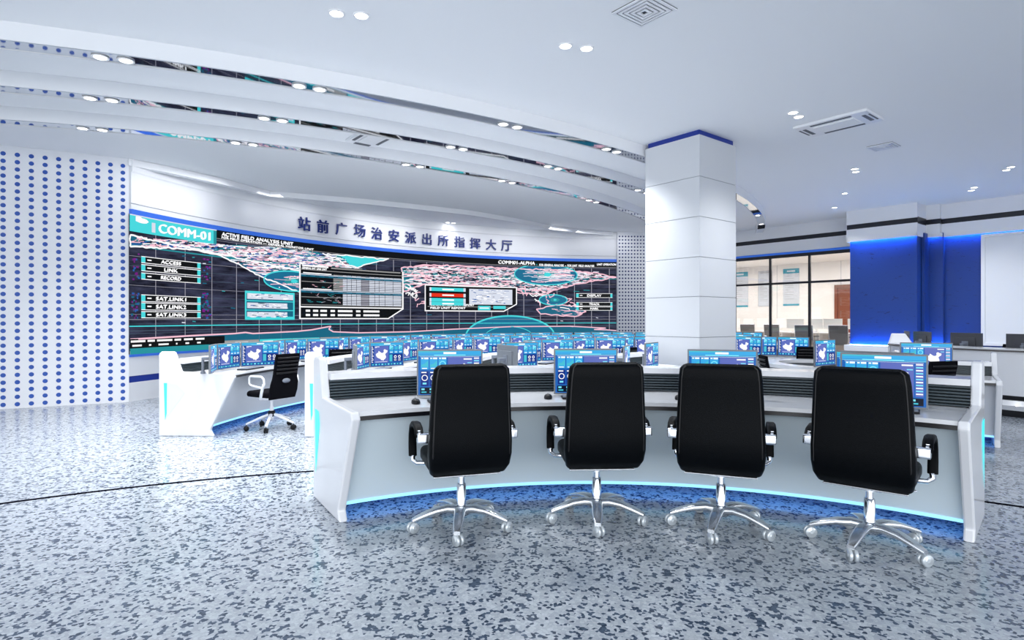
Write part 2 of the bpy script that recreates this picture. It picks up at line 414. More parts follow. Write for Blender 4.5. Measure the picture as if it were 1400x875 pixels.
# ---- posters
def poster(px0, px1, ytop, ybot, teal, label):
    s0, s1 = s_at(px0, OB), s_at(px1, OB); d = up(s0, OB)[1]
    z1 = EYE+(PY0-ytop)*d/F; z0 = EYE+(PY0-ybot)*d/F
    p = empty('wall_poster', up((s0+s1)/2, OB-.01, z0), 0, label, 'poster', 'notice posters behind the glass')
    f = MB(); wbox(f, s0, s1, OB-.02, OB-.001, z0, z1)
    under(f.build('poster_sheet', PAPER, ), p)
    f = MB(); h = z1-z0
    if teal:
        wbox(f, s0, s1, OB-.024, OB-.019, z1-.13*h, z1, 0); wbox(f, s0, s1, OB-.024, OB-.019, z0, z0+.045*h, 0)
        wbox(f, s0+.25*(s1-s0), s1-.25*(s1-s0), OB-.028, OB-.023, z1-.09*h, z1-.045*h, 1)
    else:
        for a in ((s0, s1, z1-.02*h, z1), (s0, s1, z0, z0+.012*h), (s0, s0+.015, z0, z1), (s1-.015, s1, z0, z1)): wbox(f, a[0], a[1], OB-.024, OB-.019, a[2], a[3], 2)
        wbox(f, s0+.1*(s1-s0), s1-.1*(s1-s0), OB-.024, OB-.019, z1-.07*h, z1-.03*h, 2)
    random.seed(int(px0))
    for k in range(11 if teal else 18):
        zz = z1-h*(.2+k*(.68/(11 if teal else 18))); l = (.55 if k % 3 else .3)*(s1-s0)
        wbox(f, s0+.12*(s1-s0), s0+.12*(s1-s0)+l, OB-.022, OB-.019, zz-.012, zz+.004, 2)
    under(f.build('poster_print', [CYP, PAPER, INK]), p)
poster(1000, 1023, 373, 420, True, 'notice poster with teal header, half hidden by the column, leftmost of three')
poster(1037, 1056, 371, 419, False, 'plain white framed notice poster between the two teal ones')
poster(1071, 1093, 368, 418, True, 'notice poster with teal header and footer, rightmost of three behind the glass')
# ---- wooden door in the office
s0 = s_at(1146, OB); dd = empty('door_1', up(s0, OB-.03, .22), 0); dd['kind'] = 'structure'
f = MB(); wbox(f, s0, s0+1.15, OB-.06, OB-.01, .22, 2.5)
for k in range(2): wbox(f, s0+.1+k*.5, s0+.5+k*.5, OB-.075, OB-.05, .5, 1.2); wbox(f, s0+.1+k*.5, s0+.5+k*.5, OB-.075, OB-.05, 1.35, 2.35)
under(f.build('door_leaf', WOOD, bevel=.01), dd)
f = MB(); wbox(f, s0-.1, s0, OB-.08, OB, .22, 2.6); wbox(f, s0, s0+1.25, OB-.08, OB, 2.5, 2.6); under(f.build('door_frame', WOOD), dd)

# ------------------------------------------------------------------ ceiling beams with mirror undersides
BC = (-10.3, 23.0)
for i, (r, a0, a1) in enumerate([(18.6, R(-77), R(-18.5)), (17.33, R(-79), R(-20)), (16.06, R(-82), R(-22))]):
    f = MB(); arcband(f, BC, [(r, HC-.17), (r, HC), (r-.22, HC), (r-.22, HC-.17)], a0, a1, 90)
    o = f.build('trim_%d' % (9+i), BEAMW); o['kind'] = 'structure'
    f = MB(); arcband(f, BC, [(r-.012, HC-.176), (r-.012, HC-.169), (r-.2, HC-.169), (r-.2, HC-.176)], a0+.0006, a1-.0006, 90)
    f.build('mirror_strip', MIRROR, o)
    f = MB(); arcband(f, BC, [(r-.2, HC-.185), (r-.2, HC-.165), (r-.22, HC-.165), (r-.22, HC-.185)], a0, a1, 90)
    f.build('beam_lip', BEAMW, o)

# ------------------------------------------------------------------ downlights
lampd = bpy.data.lights.new('downlight_lamp', 'SPOT'); lampd.energy = DOWNLIGHT_W; lampd.spot_size = R(118); lampd.spot_blend = 1.0
lampd.shadow_soft_size = .06; lampd.color = (.97, .985, 1)
dim = lampd.copy(); dim.energy = 8; dim.name = 'downlight_lamp_dim'
dproto = empty('downlight', (0, 0, 0), 0, 'x', 'downlight')
f = MB(); f.lathe([(.062, 0), (.075, -.004), (.075, -.012), (.058, -.014), (.055, -.004)], n=20, caps=False); f.build('trim_ring', RINGM, dproto)
f = MB(); f.lathe([(.001, -.006), (.056, -.006)], n=20, caps=False); f.build('lens', LENS, dproto)
lo = bpy.data.objects.new('lamp', lampd); col.objects.link(lo); lo.parent = dproto; lo.location = (0, 0, -.03)
KIDS[dproto.name] = kids(dproto)
LAMPS = []
def dl_at(px, py, z, where, grp):
    d = (z-EYE)*F/(PY0-py); LAMPS.append(((px-PX0)*d/F, d, z, where, grp))
ZB = HC-.176
pairs = [((137, 75.5), (172, 79), 'outer'), ((409, 114.5), (437, 119), 'outer'), ((688, 166), (707, 170), 'outer'), ((829, 201), (843, 205), 'outer'), ((1036, 289), (1041, 306), 'outer'),
         ((123, 131.5), (153, 134.5), 'middle'), ((361, 158), (386, 162), 'middle'), ((616, 197), (633, 200), 'middle'), ((749, 224.5), (763, 228), 'middle'), ((872, 257), (884, 262), 'middle'),
         ((113, 174), (140, 176), 'inner'), ((322, 192), (346, 195), 'inner'), ((555, 222), (574, 225), 'inner'), ((686, 243.5), (700, 246.5), 'inner'), ((805, 270), (815, 273.5), 'inner')]
BR = {'outer': 18.49, 'middle': 17.22, 'inner': 15.95}
cnt = {}
for a, b2, w_ in pairs:
    cnt[w_] = cnt.get(w_, 0)+1
    for q, side in ((a, 'left'), (b2, 'right')):
        # snap onto the beam's own circle
        d = (ZB-EYE)*F/(PY0-q[1]); x = (q[0]-PX0)*d/F; an = atan2(d-BC[1], x-BC[0])
        # walk along the ray until it meets the beam's centre line
        kx = (q[0]-PX0)/F; rr = BR[w_]
        A = kx*kx+1; B = -2*(kx*BC[0]+BC[1]); C = BC[0]**2+BC[1]**2-rr*rr; disc = B*B-4*A*C
        if disc > 0:
            cands = [(-B-sqrt(disc))/(2*A), (-B+sqrt(disc))/(2*A)]; t = min(cands, key=lambda t: abs(t-d)); x, d = kx*t, t
        nm = {'outer': 'on the widest mirror beam', 'middle': 'on the middle mirror beam', 'inner': 'on the smallest mirror beam'}[w_]
        LAMPS.append((x, d, ZB, '%s of the %s pair from left, %s' % (side, ORD[cnt[w_]-1], nm), 'downlights in the %s mirror beam' % w_))
for a, b2, w_ in [((460, 17.5), (494, 20.5), 'at the top of the picture, left of centre'), ((773, 62), (802, 65.5), 'over mid hall, left of the air conditioner'),
                  ((1084, 153.5), (1092, 159), 'just left of the ceiling air conditioner'), ((1168.5, 230.5), (1170, 234.5), 'left of the small square grille'),
                  ((1376, 232), (1382, 228), 'at the far right of the ceiling'), ((1328, 260), (1332, 256), 'above the blue recessed wall on the right'), ((612, 304), (620, 304.6), 'above the big lettering')]:
    for q, side in ((a, 'left'), (b2, 'right')): dl_at(q[0], q[1], HC, '%s of the pair %s' % (side, w_), 'downlights in the flat ceiling')
dl_at(1155, 264, HC, 'single lamp, second farthest beyond the air conditioner', 'downlights in the flat ceiling'); dl_at(1141, 283.5, HC, 'single lamp, farthest one before the blue pillar', 'downlights in the flat ceiling')
for i, (x, y, z, wh, grp) in enumerate(LAMPS):
    o = place(dproto, i == 0, (x, y, z), 0, 'white downlight, '+wh, grp)
    if 'big lettering' in wh:
        for c in col.objects:
            if c.parent is o and c.type == 'LIGHT': c.data = dim

# ------------------------------------------------------------------ ceiling machines
def at(px, py, z): d = (z-EYE)*F/(PY0-py); return Vector(((px-PX0)*d/F, d, z))
def cassette(c, rz, sx, sy, label):
    t = empty('ceiling_air_conditioner', c, rz, label, 'air conditioner')
    f = MB(); f.box((0, 0, -.02), (sx, sy, .04)); f.build('housing', WHITEP, t, bevel=.012)
    f = MB(); f.box((0, 0, -.045), (sx*.55, sy*.5, .02)); f.build('intake_grille', BEAMW, t, bevel=.004)
    for s in (-1, 1):
        f = MB(); f.box((0, s*sy*.38, -.042), (sx*.55, .045, .006)); f.build('air_slot', VENTD, t)
        f = MB(); f.box((s*sx*.40, 0, -.042), (.045, sy*.5, .006)); f.build('air_slot', VENTD, t)
        f = MB(); f.box((s*sx*.47, 0, -.042), (.02, sy*.5, .006)); f.build('air_slot', VENTD, t)
c = at(1145, 167, HC); ru = atan2(-ul.y, -ul.x)
cassette(c, ru, .95, .6, 'white four-way ceiling air conditioner to the right of the column')
cassette(at(507, 187, HC), ru, .7, .5, 'pale ceiling air conditioner between the mirror-faced beams')
def grille(c, rz, s, label):
    t = empty('ceiling_vent', c, rz, label, 'vent')
    f = MB(); f.box((0, 0, -.004), (s, s, .008)); f.build('vent_backing', VENTD, t)
    for k in range(5):
        q = s*(1-k*.19)/2; f = MB()
        for a, b2, sx, sy in ((0, q-.012, 2*q, .024), (0, -q+.012, 2*q, .024), (q-.012, 0, .024, 2*q-.05), (-q+.012, 0, .024, 2*q-.05)): f.box((a, b2, -.012-k*.002), (sx, max(sy, .01), .01))
        f.build('vent_louvre', WHITEP, t)
grille(at(881, 14, HC), ru, .40, 'square louvred ceiling vent at the top edge of the picture')
grille(at(1208, 200, HC), ru, .36, 'square louvred ceiling vent right of the air conditioner')

# ------------------------------------------------------------------ video wall
vw = empty('video_wall', (WC[0], WC[1]+WR, 0), 0, 'huge curved LED video wall showing a dark world map with cyan and pink lines', 'video wall')
def wp(px, z, lay=0, rr=None):
    a = ang(px); r = WR-.004*lay
    return (WC[0]+r*cos(a)-vw.location.x, WC[1]+r*sin(a)-vw.location.y, z)
def zy(px, py): x, y = wall_hit(px); return EYE+(PY0-py)*y/F
SC = {}
def sm(key, c, s=1.0):
    if key not in SC: SC[key] = screenmat('screen_'+key, c, s)
    return SC[key]
VM = [sm('navy', (.010, .012, .030)), sm('grid', (.30, .30, .36)), sm('teal', (.02, .26, .30)), sm('cyan', (.06, .62, .66)), sm('pink', (.85, .50, .60)),
      sm('white', (.92, .92, .94)), sm('black', (.004, .005, .006)), sm('deepteal', (.01, .12, .20)), sm('grey', (.30, .30, .30)), sm('red', (.72, .03, .01)),
      sm('pale', (.62, .66, .76)), sm('blue', (.02, .10, .35)), sm('darkgrid', (.06, .10, .14)), sm('magenta', (.16, .01, .20)), sm('radar_blue', (.01, .14, .26))]
NV, GR, TE, CY, PK, WH, BK, DT, GY, RD, PA, BU, DG, MG, VB = range(15)
V = MB()
# backdrop panel
f = MB(); n = 80
for i in range(n):
    p0 = 176+(844-176)*i/n; p1 = 176+(844-176)*(i+1)/n
    f.quad(wp(p0, SB), wp(p1, SB), wp(p1, ST), wp(p0, ST))
# dark navy with soft cloudy streaks
NVM = bpy.data.materials.new('screen_backdrop'); NVM.use_nodes = True; NVM.cycles.emission_sampling = 'NONE'
q = NVM.node_tree; pb = q.nodes['Principled BSDF']; pb.inputs['Base Color'].default_value = (0, 0, 0, 1); pb.inputs['Roughness'].default_value = .4; pb.inputs['Specular IOR Level'].default_value = .1
tc = q.nodes.new('ShaderNodeTexCoord'); mp = q.nodes.new('ShaderNodeMapping'); mp.inputs['Scale'].default_value = (.8, .8, 5); q.links.new(tc.outputs['Object'], mp.inputs[0])
nn = q.nodes.new('ShaderNodeTexNoise'); nn.inputs['Scale'].default_value = 2.0; nn.inputs['Detail'].default_value = 8; nn.inputs['Roughness'].default_value = .7; q.links.new(mp.outputs[0], nn.inputs['Vector'])
cr = q.nodes.new('ShaderNodeValToRGB'); cr.color_ramp.elements[0].position = .35; cr.color_ramp.elements[0].color = (.003, .003, .008, 1)
cr.color_ramp.elements[1].position = .75; cr.color_ramp.elements[1].color = (.045, .05, .095, 1); q.links.new(nn.outputs['Fac'], cr.inputs[0])
q.links.new(cr.outputs[0], pb.inputs['Emission Color']); pb.inputs['Emission Strength'].default_value = 1
f.build('display_backdrop', NVM, vw, recalc=False)
def rect(p0, p1, z0, z1, m, lay=1):
    k = max(1, int(abs(p1-p0)/12))
    for i in range(k):
        a, b2 = p0+(p1-p0)*i/k, p0+(p1-p0)*(i+1)/k
        V.quad(wp(a, z0, lay), wp(b2, z0, lay), wp(b2, z1, lay), wp(a, z1, lay), m)
def frame_(p0, p1, z0, z1, m, tw=.8, th=.02, lay=2):
    rect(p0, p1, z1-th, z1, m, lay); rect(p0, p1, z0, z0+th, m, lay); rect(p0, p0+tw, z0, z1, m, lay); rect(p1-tw, p1, z0, z1, m, lay)
def line(pts, wd, m, lay=1, yy=True):
    P = [Vector(wp(px, zy(px, py) if yy else py, lay)) for px, py in pts]
    for a, b2 in zip(P[:-1], P[1:]):
        t = (b2-a)
        if t.length < 1e-4: continue
        hor = Vector((t.x, t.y, 0)); L = hor.length
        if L < 1e-4: hd = Vector((1, 0, 0)); L = 0
        else: hd = hor/L
        nx = -t.z/t.length; nz = L/t.length
        o_ = Vector((hd.x*nx, hd.y*nx, nz))*wd/2
        V.quad(a-o_, b2-o_, b2+o_, a+o_, m)
def zpoly(zz, m, lay=1):
    """fill a polygon given in (picture column, height), cut into narrow strips that follow the curve"""
    xs = [p[0] for p in zz]; x0, x1 = min(xs), max(xs); n_ = max(2, int((x1-x0)/3)); e = list(zip(zz, zz[1:]+zz[:1]))
    def spans(x):
        c_ = sorted(a[1]+(b_[1]-a[1])*(x-a[0])/(b_[0]-a[0]) for a, b_ in e if (a[0] <= x) != (b_[0] <= x))
        return [(c_[i], c_[i+1]) for i in range(0, len(c_)-1, 2)]
    for i in range(n_):
        a, b_ = x0+(x1-x0)*i/n_, x0+(x1-x0)*(i+1)/n_; mid = (a+b_)/2; sm_ = spans(mid)
        sa = spans(a+1e-4) if i else sm_; sb = spans(b_-1e-4)
        for k, (u, v_) in enumerate(sm_):
            ua, va = sa[k] if len(sa) == len(sm_) else (u, v_); ub, vb = sb[k] if len(sb) == len(sm_) else (u, v_)
            V.quad(wp(a, ua, lay), wp(b_, ub, lay), wp(b_, vb, lay), wp(a, va, lay), m)
def poly(pts, m, lay=1): zpoly([(px, zy(px, py)) for px, py in pts], m, lay)
def ell(cx, cy, rx, ry, m, lay=1, wd=None, a0=0, a1=360, k=40):
    z0 = zy(cx, cy); x, y = wall_hit(cx); rz = ry*y/F
    P = [(cx+rx*cos(R(a0+(a1-a0)*i/k)), z0+rz*sin(R(a0+(a1-a0)*i/k))) for i in range(k+1)]
    if wd: line(P, wd, m, lay, yy=False)
    else:
        zpoly(P[:-1] if a1-a0 == 360 else P, m, lay)
random.seed(11)
for px in [183, 212.4, 252.7, 289.3, 323, 354, 384, 412.3, 439.3, 465, 490, 514.4, 537.8, 561, 583.2, 606, 627.8, 650, 672, 694, 716, 738.6, 761.4, 785.3, 808.6, 833]:
    if px > 190: x, y = wall_hit(px); rect(px-.42, px+.42, SB+.1, ST-.2, GR, 2)
for k in range(13): rect(176, 843, SB+.18+k*.165, SB+.186+k*.165, DG if k % 3 else GR, 1)
rect(176, 843, 1.265, 1.285, CY, 3); rect(176, 843, 1.385, 1.393, GR, 3); rect(176, 843, 1.19, 1.2, DG, 3); rect(176, 843, 2.63, 2.655, TE, 3)
# continents
NA = [(177, 322), (215, 327), (262, 329), (312, 335), (330, 335), (385, 339), (435, 345), (470, 352), (480, 365), (550, 376), (552, 400), (408, 400), (385, 389), (357, 379), (330, 364), (300, 349), (262, 341), (177, 337)]
EU = [(548, 366), (585, 362), (640, 364), (700, 367), (760, 369), (812, 373), (842, 379), (790, 388), (757, 397), (745, 403), (716, 400), (700, 394), (640, 390), (585, 388), (552, 398)]
AU = [(734, 423), (760, 416), (790, 419), (801, 426), (786, 433), (738, 429)]
GL = [(440, 347), (478, 350), (532, 354), (505, 360), (488, 366), (470, 362), (462, 354)]
SA = [(551, 396), (575, 404), (582, 424), (640, 428), (640, 392), (560, 385)]
for P_, m_ in ((NA, DT), (EU, TE), (AU, DT), (GL, CY)):
    poly(P_, m_, 2)
def inside(x, y, P_):
    c_ = False; j = len(P_)-1
    for i in range(len(P_)):
        if (P_[i][1] > y) != (P_[j][1] > y) and x < (P_[j][0]-P_[i][0])*(y-P_[i][1])/(P_[j][1]-P_[i][1])+P_[i][0]: c_ = not c_
        j = i
    return c_
def squiggles(P_, n, cols, wd=.018, L=55, lay=3):
    xs = [p[0] for p in P_]; ys = [p[1] for p in P_]; k = 0
    while k < n:
        x = random.uniform(min(xs), max(xs)); y = random.uniform(min(ys), max(ys))
        if not inside(x, y, P_): continue
        k += 1; pts = [(x, y)]; sl = random.uniform(-.15, .4)
        for j in range(random.randint(4, 9)):
            x += random.uniform(1, L/5); y += random.gauss(sl*.9, 1.0)
            if not inside(x, y, P_): break
            pts.append((x, y))
        if len(pts) > 1: line(pts, random.uniform(.5, 1.3)*wd, random.choice(cols), lay)
squiggles(NA, 900, [PK, WH, WH, PK, BU, PA, NV, TE], .022)
squiggles(EU, 800, [PK, WH, PK, NV, DT, PA, NV], .026)
squiggles(AU, 14, [PK, DT], .02)
def coast(P_, wd=.028, m=WH, lay=4):
    out = []
    for a, b2 in zip(P_, P_[1:]+P_[:1]):
        k = max(2, int(hypot(b2[0]-a[0], b2[1]-a[1])/4))
        for i in range(k): out.append((a[0]+(b2[0]-a[0])*i/k+random.gauss(0, .5), a[1]+(b2[1]-a[1])*i/k+random.gauss(0, .55)))
    out.append(out[0]); line(out, wd, m, lay)
coast(NA[:1]+NA[10:], .03); coast(EU, .035, PK); coast(AU, .035, PK); coast(GL, .03, WH)
for _ in range(26):
    x = random.uniform(700, 790); y = 396+(x-700)*.25+random.gauss(0, 4); pts = [(x, y)]
    for j in range(5): x += random.uniform(-2, 5); y += random.gauss(.5, 1.6); pts.append((x, y))
    line(pts, .028, random.choice([PK, WH]), 4)
for _ in range(16):
    x = random.uniform(552, 580); y = 392+(x-552)*.9+random.gauss(0, 4); pts = [(x, y)]
    for j in range(5): x += random.uniform(-2, 5); y += random.gauss(.8, 1.6); pts.append((x, y))
    line(pts, .024, random.choice([PK, WH]), 4)
for _ in range(70):
    x = random.uniform(180, 838); y = random.uniform(345, 450); line([(x, y), (x+random.uniform(2, 9), y+random.uniform(0, 1))], .02, random.choice([DT, DG, PA, TE]), 2)
# antarctic line with teal water under it
AN = [(177, 464), (260, 459), (320, 456), (335, 454.5), (345, 456), (405, 453), (425, 451), (452, 446), (449, 450), (455, 453.5), (490, 455), (560, 453.5), (620, 450), (700, 446.5), (780, 446), (828, 448.5), (812, 450.5), (830, 451), (843, 452)]
an2 = [p for p in AN if p[0] not in (335, 449, 812)]
poly(an2+[(843, 462), (700, 464), (500, 468), (330, 472), (177, 477)], DT, 2)
line(AN, .03, PK, 4)
# radar circles
for cx, cy, rx, ry in ((399, 384.5, 39, 13.5), (746, 375.5, 43, 14), (756, 410, 19, 7)):
    ell(cx, cy, rx, ry, VB, 3.6); ell(cx, cy, rx, ry, CY, 5, .03); ell(cx+3, cy, rx*.35, ry*.4, TE, 4); ell(cx+3, cy, rx*.12, ry*.2, CY, 5)
squiggles([(362, 376), (436, 376), (436, 394), (370, 394)], 30, [PK, WH], .016, lay=4)
squiggles([(712, 366), (786, 366), (786, 386), (712, 386)], 46, [PK, WH, PA], .02, lay=4)
ell(697, 460.5, 61, 28.5, VB, 3, None, 0, 180); ell(697, 460.5, 61, 28.5, CY, 5, .045, 0, 180); ell(695, 460.5, 33, 14, CY, 5, .02, 0, 180); ell(696, 460.5, 8, 4.5, CY, 5, None, 0, 180)

FONT_CACHE = {}
def text_tris(s, off=0.0):
    if s in FONT_CACHE: return FONT_CACHE[s]
    cu = bpy.data.curves.new('tmp_text', 'FONT'); cu.body = s; cu.size = 1; cu.offset = off; cu.resolution_u = 3
    o = bpy.data.objects.new('tmp_text', cu); col.objects.link(o)
    me = bpy.data.meshes.new_from_object(o.evaluated_get(bpy.context.evaluated_depsgraph_get()))
    vs = [tuple(v.co) for v in me.vertices]; fs = [tuple(p.vertices) for p in me.polygons]
    bpy.data.objects.remove(o); bpy.data.curves.remove(cu); bpy.data.meshes.remove(me)
    FONT_CACHE[s] = (vs, fs); return vs, fs
def wtext(s, p0, p1, z0, z1, m=WH, lay=6):
    vs, fs = text_tris(s)
    xs = [v[0] for v in vs]; ys = [v[1] for v in vs]; x0, x1, y0, y1 = min(xs), max(xs), min(ys), max(ys)
    for q_ in (-.5, 0, .5):                 # heavy strokes
        dx = q_*(p1-p0)/len(s)*.17
        V.add([wp(p0+dx+(p1-p0)*(v[0]-x0)/(x1-x0), z0+q_*.012+(z1-z0)*(v[1]-y0)/(y1-y0), lay+q_*.2) for v in vs], fs, m)
# header banner
rect(176, 291, ST-.29, ST, CY, 5); rect(291, 295, ST-.29, ST, TE, 5); rect(176, 295, ST-.02, ST, PA, 6)
ell(193, 302, 9, 3.5, WH, 6); ell(189, 299, 5, 3.2, WH, 6); rect(206, 211, ST-.25, ST-.08, PA, 6)
wtext('COMM-01', 216, 286, ST-.235, ST-.075)
rect(295, 843, ST-.17, ST, BK, 5); rect(295, 843, ST-.175, ST-.165, GY, 6)
wtext('ACTIVE FIELD ANALYSIS UNIT', 302, 400, ST-.10, ST-.03); wtext('FOR FIELD OPERATION — GENERAL MONITOR UNIT', 302, 428, ST-.155, ST-.115)
wtext('COMM01-ALPHA', 681, 731, ST-.135, ST-.04); wtext('FOR GENERAL ANALYSIS  –  FOR UNIT  FIELD ANALYSIS', 737, 812, ST-.165, ST-.10); wtext('UNIT OPERATION', 816, 842, ST-.11, ST-.05)
# menus
def menu(p0, p1, rows, texts, pxz):
    for (ya, yb), tx in zip(rows, texts):
        z1, z0 = zy(pxz, ya), zy(pxz, yb); w_ = p1-p0
        rect(p0, p1, z0, z1, BK, 5); rect(p0, p0+w_*.07, z0, z1, CY, 6); rect(p1-w_*.055, p1, z0, z1, CY, 6)
        rect(p0, p1, z1-.012, z1, WH, 7); rect(p0, p1, z0, z0+.012, WH, 7)
        h = z1-z0; rect(p0+w_*.10, p0+w_*.17, z0+h*.42, z0+h*.6, WH, 7)
        wtext(tx, p0+w_*.5-len(tx)*w_*.028, p0+w_*.5+len(tx)*w_*.028, z0+h*.25, z0+h*.75, WH, 7)
for k in range(60):
    y = random.uniform(348, 437)
    if 384 < y < 400: continue
    for px in (random.uniform(178, 188), random.uniform(275, 286)): rect(px, px+random.uniform(1, 4), zy(px, y), zy(px, y)+.03, random.choice([MG, MG, BU, DT]), 3)
menu(191.5, 273, [(350, 359.5), (361, 370.5), (372.5, 382)], ['ACCESS', 'LINK', 'RECORD'], 191.5)
menu(191.5, 273, [(402.5, 412.5), (413.5, 424), (425.5, 435)], ['SAT.LINK1', 'SAT.LINK2', 'SAT.LINK3'], 191.5)
menu(787.5, 837, [(401, 407), (413, 418.5), (419.3, 424.5)], ['DISPLAY', 'TRACK', 'MARK'], 787.5)
# pale waveform panel
zt, zb = zy(334, 397.3), zy(334, 436); frame_(334, 402, zb, zt, CY, 2, .05, 5)
rect(334, 402, zb, zt, DT, 4)
for k in range(3):
    za = zt-.05-k*(zt-zb)/3; zc = za-(zt-zb)/3+.08; rect(337, 400 if k == 0 else 392, zc, za, PA, 5); rect(334, 402, zc-.05, zc-.03, CY, 6)
    for j in range(26):
        px = random.uniform(338, 388); z = random.uniform(zc, za); rect(px, px+random.uniform(2, 8), z, z+.014, random.choice([WH, WH, DG, BU]), 6)
# data table
zt, zb = zy(408, 361), zy(408, 436.2)
from mathutils import Vector as _V
rect(408, 551, zb+.28, zt, BK, 5); rect(408, 530, zb, zb+.28, BK, 5)
V.add([wp(530, zb, 5), wp(551, zb+.28, 5), wp(530, zb+.28, 5)], [(0, 1, 2)], BK)
rect(408, 410, zb, zt, WH, 7); rect(549, 551, zb+.28, zt, WH, 7); rect(408, 530, zb, zb+.025, WH, 7); rect(408, 551, zb+.27, zb+.30, WH, 7)
line([(530, zb+.012), (551, zb+.28)], .03, WH, 7, yy=False); rect(408, 551, zt-.12, zt-.105, GY, 7)
rect(412, 448, zt-.04, zt, WH, 7); wtext('GENERAL SAT. LINK UNIT', 412, 446, zt-.1, zt-.055, WH, 7); rect(452, 547, zt-.05, zt-.02, GY, 6)
cols = [468, 474, 480, 487, 493.5, 504, 512, 518, 526, 537, 548.5]
for i, (a, b2) in enumerate(zip(cols[:-1], cols[1:])): rect(a, b2-.5, zb+.33, zt-.19, PA if i != 4 else GR, 6)
rect(455, 468, zb+.7, zt-.19, GY, 6)
k = 0; z = zb+.33
while z < zt-.14:
    rect(411, 549, z, z+.013, BK if k % 4 else GY, 8); z += .045; k += 1
for zz in (zb+.62, zb+.99): rect(410, 549, zz, zz+.07, DT, 8); rect(410, 549, zz+.045, zz+.06, PA, 9); rect(413, 452, zz+.075, zz+.1, WH, 9)
for k in range(34): px = random.uniform(412, 464); z = random.uniform(zb+.36, zt-.3); line([(px, z), (px+random.uniform(3, 8), z+random.gauss(0, .04))], .012, random.choice([PK, TE, GR]), 7, yy=False)
for r_ in range(2):
    for a, b2 in ((417, 424), (427, 435), (437, 447), (451, 458), (461, 482), (486, 493), (496, 519)): rect(a, b2-1, zb+.17-r_*.1, zb+.22-r_*.1, WH, 7)
# second info panel
zt, zb = zy(581, 389.5), zy(581, 425)
rect(581, 706, zb+.22, zt, BK, 5); rect(581, 688, zb, zb+.22, BK, 5); V.add([wp(688, zb, 5), wp(706, zb+.22, 5), wp(688, zb+.22, 5)], [(0, 1, 2)], BK)
rect(580, 581.4, zb, zt, WH, 7); rect(580, 706, zt-.015, zt+.015, WH, 7); rect(705, 706.4, zb+.22, zt, WH, 7); rect(580, 688, zb-.01, zb+.02, WH, 7); line([(688, zb), (706, zb+.22)], .03, WH, 7, yy=False)
for k, (m_, y_) in enumerate(((CY, .06), (RD, .22), (CY, .355), (CY, .46))):
    rect(586.5, 636, zt-y_-.10, zt-y_, m_, 7); rect(604, 620, zt-y_-.07, zt-y_-.03, WH, 8); rect(586.5, 589, zt-y_-.1, zt-y_, PA, 8); rect(633, 636, zt-y_-.1, zt-y_, PA, 8)
rect(641, 700, zt-.52, zt-.07, PA, 7)
for k in range(70): px = random.uniform(642, 692); z = random.uniform(zt-.5, zt-.1); rect(px, px+random.uniform(1.5, 7), z, z+random.uniform(.01, .025), random.choice([WH, BU, WH, GR]), 8)
wtext('GENERAL FIELD UNIT REPORT', 588, 648, zb+.15, zb+.2); wtext('FIELD UNIT REPORT', 588, 636, zb+.06, zb+.11)
rect(653, 670, zb+.03, zb+.16, CY, 7); rect(674, 691, zb+.07, zb+.16, CY, 7); rect(655, 668, zb+.08, zb+.11, WH, 8)
rect(584, 700, zt-.6, zt-.585, GY, 7)
# bottom bars
def zspan(ya, yb, px=330): return zy(px, yb), zy(px, ya)
z0, z1 = SB+.06, SB+.16
for a, b2, m_ in ((306, 353, GY), (354, 398, CY), (398.5, 436, CY), (437, 473, GY), (475, 512, CY), (513, 640, BK), (640, 672, GY), (672, 738, CY), (738, 843, BK)): rect(a, b2, z0, z1, m_, 6)
rect(176, 843, SB, SB+.055, PA, 6); rect(176, 306, SB+.10, SB+.26, BK, 6); rect(176, 843, SB+.05, SB+.06, TE, 7)
rect(176, 285, SB, SB+.10, TE, 7)
for a, b2 in ((177, 197), (200, 210), (213, 234), (237, 246), (250, 262), (266, 278)): rect(a, b2, SB+.20, SB+.235, WH, 7); rect(a+2, b2-5, SB+.13, SB+.16, WH, 7)
for a, b2 in ((320, 338), (358, 372), (404, 424), (442, 456), (478, 496), (530, 560), (565, 590), (700, 725), (760, 800)): rect(a, b2, SB+.095, SB+.125, WH, 8)
V.build('map_graphics', VM, vw, recalc=False)

